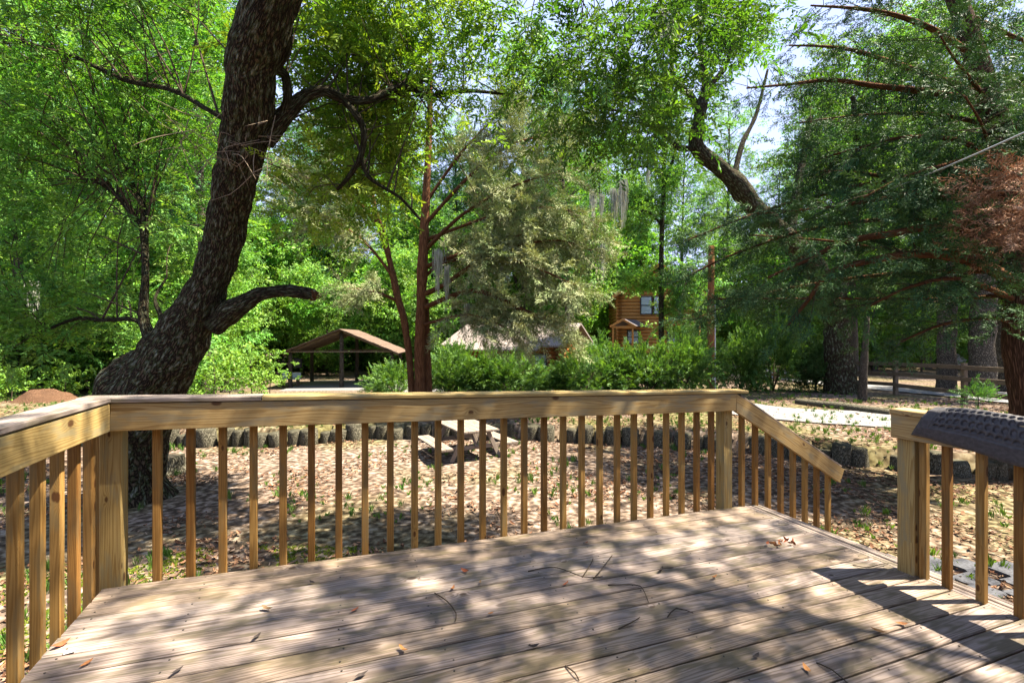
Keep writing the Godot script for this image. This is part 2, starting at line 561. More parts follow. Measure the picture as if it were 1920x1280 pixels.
func make_sprigs() -> void:
	S.oak = [sprig(1, 15, 0.30, 0.088, 0.027), sprig(2, 13, 0.26, 0.095, 0.029), sprig(3, 17, 0.34, 0.082, 0.025)]
	S.shrub = [sprig(4, 20, 0.24, 0.058, 0.024), sprig(5, 18, 0.20, 0.062, 0.026)]
	S.big = [spray(6, 70, 0.42, 0.115, 0.055), spray(7, 64, 0.46, 0.125, 0.06)]
	S.maple = [spray(8, 30, 0.26, 0.12, 0.085)]
	S.cedar = [cedar_spray(9), cedar_spray(10), cedar_spray(11)]
	S.weed = [tuft(12, 8, 0.11, 0.026, 0.9), tuft(13, 10, 0.16, 0.014, 0.6)]
	S.moss = [tuft(14, 12, 0.035, 0.012, 1.1)]
	S.beard = [beard(15), beard(16), beard(17)]

# a heap of copies being gathered: per mesh a list of transforms and tints
class Heap:
	var xf := {}
	var col := {}

func heap_add(h: Heap, m: Mesh, t: Transform3D, c: Color) -> void:
	if not h.xf.has(m):
		h.xf[m] = []
		h.col[m] = []
	h.xf[m].append(t)
	h.col[m].append(c)

func heap_put(h: Heap, called: String, mat: Material, parent: Node, origin := Vector3.ZERO) -> void:
	for m in h.xf:
		var mm := MultiMesh.new()
		mm.transform_format = MultiMesh.TRANSFORM_3D
		mm.use_colors = true
		mm.mesh = m
		mm.instance_count = h.xf[m].size()
		for i in mm.instance_count:
			var t: Transform3D = h.xf[m][i]
			t.origin -= origin
			mm.set_instance_transform(i, t)
			mm.set_instance_color(i, h.col[m][i])
		var o := MultiMeshInstance3D.new()
		o.multimesh = mm
		o.material_override = mat
		o.set_meta("kind", "stuff")
		if parent:
			o.name = called
			parent.add_child(o, true)
		else:
			o.name = numbered(called)
			add_child(o)

func lit_gap(p: Vector3) -> bool:
	var t := p.y - 0.5
	var gx := p.x - SUN.x * t
	var gd := -(p.z - SUN.z * t)
	for h in sun_holes:
		var ex: float = (gx - h[0]) / h[2]
		var ed: float = (gd - h[1]) / h[3]
		if ex * ex + ed * ed < 1.0 + 0.9 * noise.get_noise_3d(p.x * 6, p.y * 6, p.z * 6) and rng.randf() < h[4]:
			return true
	return false

func tint(a: Color, b: Color) -> Color:
	var c := a.lerp(b, rng.randf())
	var g := rf(0.82, 1.18)
	return Color(c.r * g, c.g * g, c.b * g)

func any_basis(dir: Vector3, loose: float, s: float) -> Basis:
	var x := (dir + gauss3() * loose).normalized()
	var up := (Vector3.UP + gauss3() * 0.3).normalized()
	var z := x.cross(up).normalized()
	return Basis(x, z.cross(x), z).scaled(Vector3(s, s, s))

# leafy crown: clumps inside ellipsoids, each carried by a thin branch from the nearest limb
func clumps(h: Heap, wood: SurfaceTool, meshes: Array, blobs: Array, limb_pts: Array, per: int, r: float, size: Vector2, a: Color, b: Color, hole := true) -> void:
	for q in blobs:
		var at: Vector3 = q[0]
		var rad: Vector3 = q[1]
		for i in int(q[2]):
			var o := gauss3() * 0.5
			o = o.limit_length(1.0)
			var c := at + o * rad
			if c.distance_to(Vector3(0, EYE, 0)) < 2.4 or (hole and lit_gap(c)):
				continue
			var near: Vector3 = limb_pts[rng.randi() % limb_pts.size()]
			for j in 14:
				var p: Vector3 = limb_pts[rng.randi() % limb_pts.size()]
				if p.distance_squared_to(c) < near.distance_squared_to(c):
					near = p
			var way := c - near
			if wood and way.length() < 3.2:
				var mid := near + way * 0.5 + Vector3(0, way.length() * 0.1, 0) + gauss3() * way.length() * 0.07
				var k := curve([near, mid, c + gauss3() * r * 0.3], [0.005 + way.length() * 0.0035, 0.005 + way.length() * 0.001, 0.0025], maxf(0.15, way.length() / 6))
				tube(wood, k[0], k[1], 4)
			var toward := way.normalized()
			var g := rf(0.6, 1.2)
			var tone := Color(g * rf(0.8, 1.12), g, g * rf(0.9, 1.6))
			for j in per:
				var p := c + gauss3() * r * Vector3(1, 0.6, 1)
				if hole and lit_gap(p):
					continue
				var dir := (toward * 0.5 + (p - c).normalized()).normalized()
				heap_add(h, meshes[rng.randi() % meshes.size()], Transform3D(any_basis(dir, 0.35, rf(size.x, size.y)), p), tint(a, b) * tone)

# feathery cedar growth along a bough
func feather(h: Heap, wood: SurfaceTool, pts: Array, from: float, reach: Vector2, gap: float, a: Color, b: Color, size := Vector2(0.8, 1.3), droop := 0.35) -> void:
	var c := curve(pts, range(pts.size()).map(func(_i): return 0.01), gap)
	var line: Array = c[0]
	for i in range(int(line.size() * from), line.size() - 1):
		var p: Vector3 = line[i]
		var along := ((line[i + 1] as Vector3) - p).normalized()
		for s in [-1.0, 1.0]:
			if rng.randf() < 0.2:
				continue
			var out: Vector3 = (along.cross(Vector3.UP) * s * rf(0.5, 1.0) + along * rf(0.2, 0.9) + Vector3(0, rf(-droop, 0.25), 0) + gauss3() * 0.25).normalized()
			var l := rf(reach.x, reach.y)
			var end: Vector3 = p + out * l + Vector3(0, -droop * l * 0.5, 0)
			var mid: Vector3 = p + out * l * 0.5
			var k := curve([p, mid, end], [0.008, 0.005, 0.002], l / 3)
			tube(wood, k[0], k[1], 3)
			var n := int(l / 0.085)
			for j in range(1, n + 1):
				var t := float(j) / n
				if t < 0.25:
					continue
				var q: Vector3 = p.lerp(mid, t * 2) if t < 0.5 else mid.lerp(end, t * 2 - 1)
				q += gauss3() * 0.05
				if lit_gap(q):
					continue
				heap_add(h, S.cedar[rng.randi() % 3], Transform3D(any_basis((out + gauss3() * 0.5 + Vector3(0, -0.15, 0)).normalized(), 0.2, rf(size.x, size.y)), q), tint(a, b))

func mesh_of(st: SurfaceTool) -> ArrayMesh:
	st.generate_normals()
	return st.commit()

func shifted(pts: Array, by: Vector3) -> Array:
	return pts.map(func(p): return p - by)

func mark_stuff(o: Node) -> void:
	o.set_meta("kind", "stuff")

# ---------------------------------------------------------------- deck and railing
func lay(parent: Node, called: String, mesh: Mesh, m: Material, b: Basis, at: Vector3) -> MeshInstance3D:
	return part(called, mesh, m, parent, Transform3D(b, at - (parent as Node3D).position))

func pine() -> Material:
	return M["pine%d" % (rng.randi() % 3)]

func make_deck() -> void:
	var o := thing("wooden_deck", "weathered grey-brown plank deck floor under the pine railing", "deck", dk(2, 2, 0))
	var len_ := 4.335
	for k in 26:
		var m := board(Vector3(len_ + rf(-0.004, 0.004), 0.034, rf(0.133, 0.1355)), 0.006, rf(0, 1), (k * 3 % 4) * 0.25 + rf(0.0, 0.02), 4.4, 0.56, 0.0012)
		lay(o, "plank", m, M["plank%d" % (rng.randi() % 3)], TILT * Basis(Vector3.RIGHT, rf(-0.006, 0.006)), dk(-0.047 + len_ / 2, -0.06 + 0.1435 * (k + 0.5), -0.017 + rf(-0.0012, 0.0012)))
	for k in 4:   # narrow boards along the stair side
		var m := board(Vector3(3.72, 0.03, 0.036), 0.005, rf(0, 1), rf(0, 1), 4.4, 0.56, 0.001)
		lay(o, "edge_board", m, M["plank%d" % (k % 2)], TILT * Basis(Vector3.UP, -PI / 2), dk(4.315 + 0.047 * k, 1.80, -0.019 - 0.004 * (k % 2)))
	var rim := board(Vector3(4.40, 0.18, 0.038), 0.003, 0.2, 0.3)
	lay(o, "rim_joist", rim, M.pine1, TILT, dk(2.15, -0.036, -0.128))
	var rim2 := board(Vector3(3.7, 0.18, 0.038), 0.003, 0.2, 0.3)
	for a in [-0.025, 4.45]:
		lay(o, "rim_joist", rim2, M.pine1, TILT * Basis(Vector3.UP, PI / 2), dk(a, 1.84, -0.128))
	for a in [0.4, 1.5, 2.6, 3.7]:
		lay(o, "joist", rim2, M.pine1, TILT * Basis(Vector3.UP, PI / 2), dk(a, 1.84, -0.128))
	var foot := board(Vector3(0.75, 0.09, 0.09), 0.003, 0.1, 0.1)
	for q in [[0.1, 0.1], [4.3, 0.1], [4.3, 3.5], [0.1, 3.5]]:
		lay(o, "support_post", foot, M.pine1, YAW * Basis(Vector3.BACK, PI / 2), dk(q[0], q[1], -0.59))
	var h := Heap.new()
	var head := CylinderMesh.new()
	head.top_radius = 0.0042
	head.bottom_radius = 0.0042
	head.height = 0.002
	head.radial_segments = 8
	head.rings = 0
	for k in 26:
		for a in [0.02, 0.42, 1.08, 1.5, 2.16, 2.6, 3.2, 3.7, 4.22]:
			for s in [-0.04, 0.04]:
				heap_add(h, head, Transform3D(TILT, dk(a + rf(-0.012, 0.012), -0.06 + 0.1435 * (k + 0.5) + s + rf(-0.006, 0.006), 0.0006)), Color.WHITE)
	heap_put(h, "screw_heads", M.screw, o, o.position)
	# stairs down to the yard
	var t := thing("deck_stairs", "short pine stair flight descending beside the sloping handrail", "stairs", dk(4.9, 0.6, -0.4))
	for k in 4:
		var tread := board(Vector3(1.12, 0.035, 0.26), 0.004, rf(0, 1), rf(0, 1))
		lay(t, "tread", tread, M.plank0, YAW * Basis(Vector3.UP, PI / 2), dk(4.63 + 0.27 * k, 0.55, -0.19 - 0.165 * k))
	for b in [-0.03, 1.13]:
		var s := board(Vector3(1.42, 0.22, 0.038), 0.003, 0.1, 0.4)
		lay(t, "stringer", s, M.pine1, between(dk(4.5, b, -0.27), dk(5.65, b, -0.93)).basis, dk(5.06, b, -0.60))

func baluster(o: Node, a: float, b: float, c0: float, c1: float, called := "baluster", w := 0.0385) -> void:
	var m := board(Vector3(c1 - c0, w, w), 0.003, rf(0, 1), rf(0, 1), 4.4, 0.4)
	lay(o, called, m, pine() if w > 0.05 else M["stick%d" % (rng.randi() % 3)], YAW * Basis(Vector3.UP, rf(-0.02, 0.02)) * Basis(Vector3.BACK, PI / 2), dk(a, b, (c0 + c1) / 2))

func make_railing() -> void:
	var o := thing("deck_railing", "long yellow pine railing running round the deck corner down to a sloping stair handrail", "railing", dk(2, 0, 0))
	lay(o, "rail_board", board(Vector3(4.155, 0.1397, 0.038), 0.004, 0.07, 0.5, 4.4, 0.56, 0.001), M.pine0, TILT, dk(2.0775, -0.019, SEAM - 0.07))
	lay(o, "backing_rail", board(Vector3(4.15, 0.088, 0.022), 0.003, 0.4, 0.1), M.pine1, TILT, dk(2.07, -0.0495, SEAM - 0.06))
	lay(o, "rail_board", board(Vector3(3.6, 0.1397, 0.038), 0.004, 0.55, 0.01, 4.4, 0.56, 0.001), M.pine2, YAW * Basis(Vector3.UP, -PI / 2), dk(-0.019, 1.802, SEAM - 0.07))
	lay(o, "backing_rail", board(Vector3(3.6, 0.088, 0.022), 0.003, 0.1, 0.7), M.pine1, YAW * Basis(Vector3.UP, -PI / 2), dk(-0.0495, 1.80, SEAM - 0.06))
	# cap boards; the front one is scarfed near the corner
	lay(o, "cap_board", board(Vector3(0.815, 0.026, 0.141), 0.005, 0.3, 0.26), M.plank0, TILT, dk(0.272, -0.064, SEAM + 0.0165))
	lay(o, "cap_board", board(Vector3(3.60, 0.026, 0.141), 0.005, 0.12, 0.76), M.pine2, TILT, dk(2.484, -0.064, SEAM + 0.0165))
	lay(o, "cap_board", board(Vector3(3.62, 0.026, 0.141), 0.005, 0.62, 0.51), M.plank0, YAW * Basis(Vector3.UP, -PI / 2), dk(-0.065, 1.819, SEAM + 0.0168))
	baluster(o, -0.014, -0.088, -0.24, SEAM - 0.004, "post", 0.092)
	baluster(o, 4.108, -0.084, -0.24, SEAM - 0.004, "post", 0.09)
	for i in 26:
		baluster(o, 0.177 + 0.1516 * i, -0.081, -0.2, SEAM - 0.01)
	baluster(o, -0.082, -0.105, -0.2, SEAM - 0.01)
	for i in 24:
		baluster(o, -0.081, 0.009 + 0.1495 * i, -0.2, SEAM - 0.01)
	# sloping stair handrail
	var p := dk(4.158, -0.019, SEAM - 0.07)
	var q := dk(5.437, -0.019, 0.18)
	var t := between(p, q)
	# plumb-cut upper end: the board is sheared with its ends upright
	var st := begin()
	st.set_smooth_group(-1)
	var d := q - p
	var half := Vector3(0, 0.0735, 0)
	var deep := D2 * 0.019
	var c8 := []
	for e in [p, q]:
		for s in [[1, 1], [1, -1], [-1, -1], [-1, 1]]:
			c8.append(e + half * s[0] + deep * s[1] + (d.normalized() * (0.03 * s[0]) if e == q else Vector3.ZERO))
	var L := d.length() / 4.4
	for f in [[0, 1, 5, 4], [1, 2, 6, 5], [2, 3, 7, 6], [3, 0, 4, 7]]:
		quad(st, c8[f[0]], c8[f[3]], c8[f[2]], c8[f[1]], Vector2(0.3, 0.52), Vector2(0.3 + L, 0.52), Vector2(0.3 + L, 0.77), Vector2(0.3, 0.77))
	quad(st, c8[0], c8[1], c8[2], c8[3])
	quad(st, c8[4], c8[7], c8[6], c8[5])
	st.generate_normals()
	var hm := st.commit()
	part("stair_handrail", hm, M.pine0, o, Transform3D(Basis.IDENTITY, -o.position))
	var up := t.basis.y
	lay(o, "stair_cap", board(Vector3(d.length() - 0.06, 0.02, 0.07), 0.004, 0.4, 0.3), M.plank2, t.basis, (p + q) / 2 + up * 0.076 - D2 * 0.03)
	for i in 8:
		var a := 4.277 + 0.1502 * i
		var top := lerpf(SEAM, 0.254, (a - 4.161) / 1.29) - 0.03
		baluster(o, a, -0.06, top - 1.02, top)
	# the other side
	var r := thing("deck_railing", "yellow pine railing with a black rubber mat hung over its top", "railing", dk(4.3, 2, 0))
	baluster(r, 4.309, 1.165, -0.2, SEAM - 0.003, "post", 0.092)
	lay(r, "rail_board", board(Vector3(2.5, 0.1397, 0.038), 0.004, 0.72, 0.26, 4.4, 0.56, 0.001), M.pine0, YAW * Basis(Vector3.UP, -PI / 2), dk(4.244, 2.358, SEAM - 0.07))
	lay(r, "cap_board", board(Vector3(2.5, 0.034, 0.141), 0.005, 0.25, 0.01), M.pine0, YAW * Basis(Vector3.UP, -PI / 2), dk(4.292, 2.352, SEAM + 0.019))
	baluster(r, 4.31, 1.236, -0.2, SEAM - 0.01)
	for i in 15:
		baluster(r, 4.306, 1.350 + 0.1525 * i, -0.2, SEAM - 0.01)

# rubber mat folded over the railing: a curved sheet with a raised diamond lattice between plain borders
func make_mat_sheet() -> void:
	var prof := [Vector2(4.214, 0.845), Vector2(4.205, 0.90), Vector2(4.208, 0.95), Vector2(4.228, 0.99), Vector2(4.262, 1.008), Vector2(4.30, 1.010), Vector2(4.345, 1.000), Vector2(4.385, 0.965), Vector2(4.40, 0.90), Vector2(4.402, 0.82)]
	var crv := Curve2D.new()
	for i in prof.size():
		var tg: Vector2 = ((prof[mini(i + 1, prof.size() - 1)] as Vector2) - (prof[maxi(i - 1, 0)] as Vector2)) / 6.0
		crv.add_point(prof[i], -tg, tg)
	var total := crv.get_baked_length()
	var st := begin()
	st.set_smooth_group(0)
	var nu := 190
	var nv := 400
	var width := 0.9
	for side in 2:
		for i in nu + 1:
			for j in nv + 1:
				var s := float(i) / nu
				var w := float(j) / nv
				var p := crv.sample_baked(s * total)
				var tg := (crv.sample_baked(minf(s * total + 0.003, total)) - crv.sample_baked(maxf(s * total - 0.003, 0))).normalized()
				var n := Vector2(-tg.y, tg.x)
				if n.y < 0 and s > 0.3 and s < 0.7:
					n = -n
				if s <= 0.3 and n.x > 0:
					n = -n
				if s >= 0.7 and n.x < 0:
					n = -n
				# lattice: round holes on a diamond grid, inside the borders
				var x := w * width
				var y := s * total
				var lift := 0.0
				var edge := minf(minf(x, width - x), minf(y, total - y))
				if side == 0:
					if edge > 0.075:
						var gx := x / 0.036
						var gy := y / 0.031
						var row := floorf(gy)
						var ox := gx + 0.5 * fmod(row, 2.0)
						var dx := ox - floorf(ox) - 0.5
						var dy := gy - row - 0.5
						lift = -0.0105 * smoothstep(0.42, 0.30, sqrt(dx * dx + dy * dy))
					elif edge > 0.062:
						lift = -0.003
					elif edge < 0.012:
						lift = -0.005 * (1.0 - edge / 0.012)
					lift += 0.0007 * noise.get_noise_2d(x * 300, y * 300)
				var off := n * ((0.012 + lift) if side == 0 else 0.0)
				# the near corner is cut back: the sheet hangs a little askew
				var b := 1.235 + x + 0.10 * (s - 0.12) * (1.0 - w) + (0.05 * sin(s * PI) if w < 0.5 else 0.0) * (1.0 - w * 2.0)
				var sag := -0.13 * x * clampf(1.0 - s * 3.2, 0, 1)
				st.add_vertex(dk(p.x + off.x, b, p.y + off.y + sag + 0.005 * sin(x * 9.0) + 0.010 * noise.get_noise_2d(x * 30.0, s * 20.0)))
	var row_ := nv + 1
	var back := (nu + 1) * row_
	for i in nu:
		for j in nv:
			var a := i * row_ + j
			for k in [a, a + 1, a + row_, a + 1, a + row_ + 1, a + row_]:
				st.add_index(k)
			a += back
			for k in [a, a + row_, a + 1, a + 1, a + row_, a + row_ + 1]:
				st.add_index(k)
	for j in nv:
		for e in [[j, back + j], [nu * row_ + j, back + nu * row_ + j]]:
			for k in [e[0], e[1], e[0] + 1, e[0] + 1, e[1], e[1] + 1]:
				st.add_index(k)
	for i in nu:
		for e in [[i * row_, back + i * row_], [i * row_ + nv, back + i * row_ + nv]]:
			for k in [e[0], e[0] + row_, e[1], e[1], e[0] + row_, e[1] + row_]:
				st.add_index(k)
	st.generate_normals()
	var o := part("rubber_mat", st.commit(), M.rubber)
	tag(o, "black rubber doormat with a lattice of holes draped over the railing", "mat")

# ---------------------------------------------------------------- things in the yard
func make_log_edging() -> void:
	var o := thing("log_edging", "low dark edging of upright log rounds curving across the yard", "edging")
	var variants := []
	for i in 6:
		var st := begin()
		var r := 0.13
		tube(st, [Vector3(0, -0.1, 0), Vector3(0, 0.1, 0), Vector3(0, 0.28, 0), Vector3(0.004, 0.335, 0)], [r, r * 1.02, r * 0.98, r * 0.88], 12, 0.14)
		st.generate_normals()
		variants.append(st.commit())
	var at := 0.0
	for i in wall_line.size() - 1:
		var p := Vector3(wall_line[i][0], 0, -wall_line[i][1])
		var q := Vector3(wall_line[i + 1][0], 0, -wall_line[i + 1][1])
		var l := p.distance_to(q)
		while at < l:
			var c := p.lerp(q, at / l)
			var s := rf(0.6, 1.5)
			if rng.randf() > 0.08:
				var b := Basis(Vector3(rf(-1, 1), 0, rf(-1, 1)).normalized(), rf(0, 0.12)) * Basis(Vector3.UP, rf(0, TAU))
				part("log", variants[rng.randi() % 6], M.old_log, o, Transform3D(b.scaled(Vector3(s, rf(0.65, 1.15), s)), c + Vector3(rf(-0.02, 0.02), 0, rf(-0.03, 0.03))))
			at += 0.245 * s + rf(0.0, 0.03)
		at -= l

func make_picnic_table() -> void:
	# near end of the left bench and its far end give the direction
	var axis := Vector3(-0.47, 0, -0.883)
	var b := Basis(axis, Vector3.UP, axis.cross(Vector3.UP))   # x along the benches, z across to the right
	var near := Vector3(-0.56, 0, -8.42)
	var c := near + axis * 0.66
	c.y = ground_y(c.x, -c.z) - 0.01
	var o := thing("picnic_table", "small weathered picnic table with attached benches in the sunny yard", "picnic table", c, b)
	for k in 5:
		part("tabletop_board", board(Vector3(1.34, 0.03, 0.142), 0.004, rf(0, 1), rf(0, 1)), M.grey_wood, o, Transform3D(Basis.IDENTITY, Vector3(rf(-0.01, 0.01), 0.535, (k - 2) * 0.149)))
	for s in [-1.0, 1.0]:
		for k in 2:
			part("bench_board", board(Vector3(1.34, 0.03, 0.125), 0.004, rf(0, 1), rf(0, 1)), M.grey_wood, o, Transform3D(Basis.IDENTITY, Vector3(0, 0.27, s * (0.575 + k * 0.131))))
	for e in [-0.47, 0.47]:
		for s in [-1.0, 1.0]:
			var p := Vector3(e, 0.52, s * 0.22)
			var q := Vector3(e, 0.0, s * 0.47)
			part("leg", board(Vector3(p.distance_to(q), 0.034, 0.075), 0.004, rf(0, 1), rf(0, 1)), M.grey_wood, o, between(p, q, Vector3.RIGHT))
		part("seat_support", board(Vector3(1.42, 0.075, 0.034), 0.004, rf(0, 1), rf(0, 1)), M.grey_wood, o, Transform3D(Basis(Vector3.UP, PI / 2), Vector3(e + 0.036, 0.215, 0)))
		part("top_support", board(Vector3(0.70, 0.06, 0.034), 0.004, rf(0, 1), rf(0, 1)), M.grey_wood, o, Transform3D(Basis(Vector3.UP, PI / 2), Vector3(e + 0.036, 0.488, 0)))
		part("brace", board(Vector3(0.5, 0.05, 0.03), 0.004, rf(0, 1), rf(0, 1)), M.grey_wood, o, between(Vector3(e, 0.24, 0), Vector3(e * 0.3, 0.51, 0)))

func make_pavilion() -> void:
	var d := 24.0
	var gy := EYE - (727.0 - HORIZON) / FOCAL * d
	var c := Vector3((640.0 - 960.0) / FOCAL * d, gy, -d)
	var o := thing("open_pavilion", "open timber pavilion with a gabled roof on six log posts", "pavilion", c, Basis(Vector3.UP, 0.10))
	var w := 2.48
	var deep := 3.4
	var eave := 1.80
	var ridge := 2.86
	for k in [0.0, 1.0]:
		for s in [-1.0, 0.0, 1.0]:
			var top := ridge - 0.05 if s == 0.0 else eave
			part("post", limb_mesh([Vector3(s * w, -0.2, -k * deep), Vector3(s * w + rf(-0.03, 0.03), top * 0.5, -k * deep), Vector3(s * w, top, -k * deep)], [0.11, 0.10, 0.095], 10, 0.06, 0.3), M.grey_bark, o)
		part("tie_beam", board(Vector3(5.5, 0.06, 0.06), 0.004, 0.1, 0.2), M.old_wood, o, Transform3D(Basis.IDENTITY, Vector3(0, eave + 0.03, -k * deep + 0.11)))
		for s in [-1.0, 1.0]:
			var p := Vector3(s * (w + 0.35), eave - 0.12, -k * deep)
			var q := Vector3(0, ridge, -k * deep)
			part("rafter", board(Vector3(p.distance_to(q), 0.11, 0.06), 0.004, 0.3, 0.5), M.old_wood, o, between(p, q))
	for s in [-1.0, 1.0]:
		part("plate_beam", board(Vector3(deep + 0.4, 0.12, 0.1), 0.004, 0.3, 0.1), M.old_wood, o, Transform3D(Basis(Vector3.UP, PI / 2), Vector3(s * w, eave + 0.06, -deep / 2)))
		var n := 9
		for i in n:   # roof boards laid along the eaves
			var t := (i + 0.5) / n
			var at := Vector3(s * lerpf(w + 0.40, 0.0, t), lerpf(eave - 0.05, ridge + 0.10, t), -deep / 2)
			var slope: float = atan2(ridge + 0.15 - eave, w + 0.40) * -s
			part("roof_board", board(Vector3(deep + 0.9, 0.035, (w + 0.4) / n * 1.12), 0.004, rf(0, 1), rf(0, 1)), M.old_roof_wood, o, Transform3D(Basis(Vector3.BACK, slope) * Basis(Vector3.UP, PI / 2), at + Vector3(0, 0.012 * (i % 2), 0)))
	# concrete floor pad
	var pad := board(Vector3(5.9, 0.14, 5.4), 0.02)
	var f := part("pavilion_pad", pad, M.gravel, null, Transform3D(Basis(Vector3.UP, 0.10), c + Vector3(0.3, -0.03, -1.3)), "structure")
	f.material_override = M.gravel
	# what stands under the roof
	var bx := thing("hanging_box", "small black box hung on a pavilion post", "lantern", c + Vector3(-w + 0.28, 1.25, 0.02))  # plain black box on the left front post
	part("body", board(Vector3(0.34, 0.46, 0.22), 0.03), M.black, bx)
	part("hook", board(Vector3(0.3, 0.03, 0.03), 0.004), M.black, bx, Transform3D(Basis.IDENTITY, Vector3(-0.12, 0.26, 0)))
	var bench := thing("garden_bench", "pale blue bench beside the left pavilion post", "bench", c + Vector3(-w - 0.35, 0.05, -0.5))
	part("seat", board(Vector3(0.95, 0.05, 0.36), 0.006), M.blue_paint, bench, Transform3D(Basis.IDENTITY, Vector3(0, 0.36, 0)))
	part("backrest", board(Vector3(0.95, 0.26, 0.04), 0.006), M.blue_paint, bench, Transform3D(Basis.IDENTITY, Vector3(0, 0.55, -0.18)))
	for s in [-0.4, 0.4]:
		part("leg", board(Vector3(0.05, 0.42, 0.32), 0.006), M.old_wood, bench, Transform3D(Basis.IDENTITY, Vector3(s, 0.15, 0)))

func log_wall(o: Node3D, at: Vector3, turn: float, length: float, courses: int, dia: float, m: Material) -> void:
	var l := limb_mesh([Vector3(-length / 2 - 0.22, 0, 0), Vector3(0, 0.01, 0), Vector3(length / 2 + 0.22, 0, 0)], [dia * 0.5, dia * 0.52, dia * 0.5], 10, 0.02, length / 4)
	for i in courses:
		part("log", l, m, o, Transform3D(Basis(Vector3.UP, turn), at + Vector3(0, dia * (i + 0.5), 0)))

func window(o: Node3D, at: Vector3, turn: float, w: float, h: float) -> void:
	var b := Basis(Vector3.UP, turn)
	var f := part("window", board(Vector3(w + 0.14, h + 0.14, 0.05), 0.004), M.room, o, Transform3D(b, at))
	for s in [-1.0, 1.0]:
		part("frame", board(Vector3(0.07, h + 0.14, 0.06), 0.004), M.dark_frame, f, Transform3D(Basis.IDENTITY, Vector3(s * (w / 2 + 0.035), 0, 0.035)))
	for k in [-1.0, 0.0, 1.0]:
		part("frame", board(Vector3(w, 0.06, 0.06), 0.004), M.dark_frame, f, Transform3D(Basis.IDENTITY, Vector3(0, k * (h / 2 + (0.03 if k != 0.0 else 0.0)), 0.035)))
	for k in [-1.0, 1.0]:
		part("pane", board(Vector3(w, h / 2 - 0.03, 0.008), 0.001), M.glass, f, Transform3D(Basis.IDENTITY, Vector3(0, k * h / 4, 0.04)))

func roof_slab(o: Node3D, called: String, p: Vector3, q: Vector3, run: Vector3, m: Material, thick := 0.12) -> void:
	# p to q along the ridge, run from the ridge down to the eave
	var n := (q - p).cross(run).normalized()
	if n.y < 0:
		n = -n
	var st := begin()
	st.set_smooth_group(-1)
	var c := [p, q, q + run, p + run]
	var t := c.map(func(v): return v + n * thick)
	quad(st, t[0], t[1], t[2], t[3])
	quad(st, c[3], c[2], c[1], c[0])
	for i in 4:
		quad(st, c[i], c[(i + 1) % 4], t[(i + 1) % 4], t[i])
	st.generate_normals()
	part(called, st.commit(), m, o)

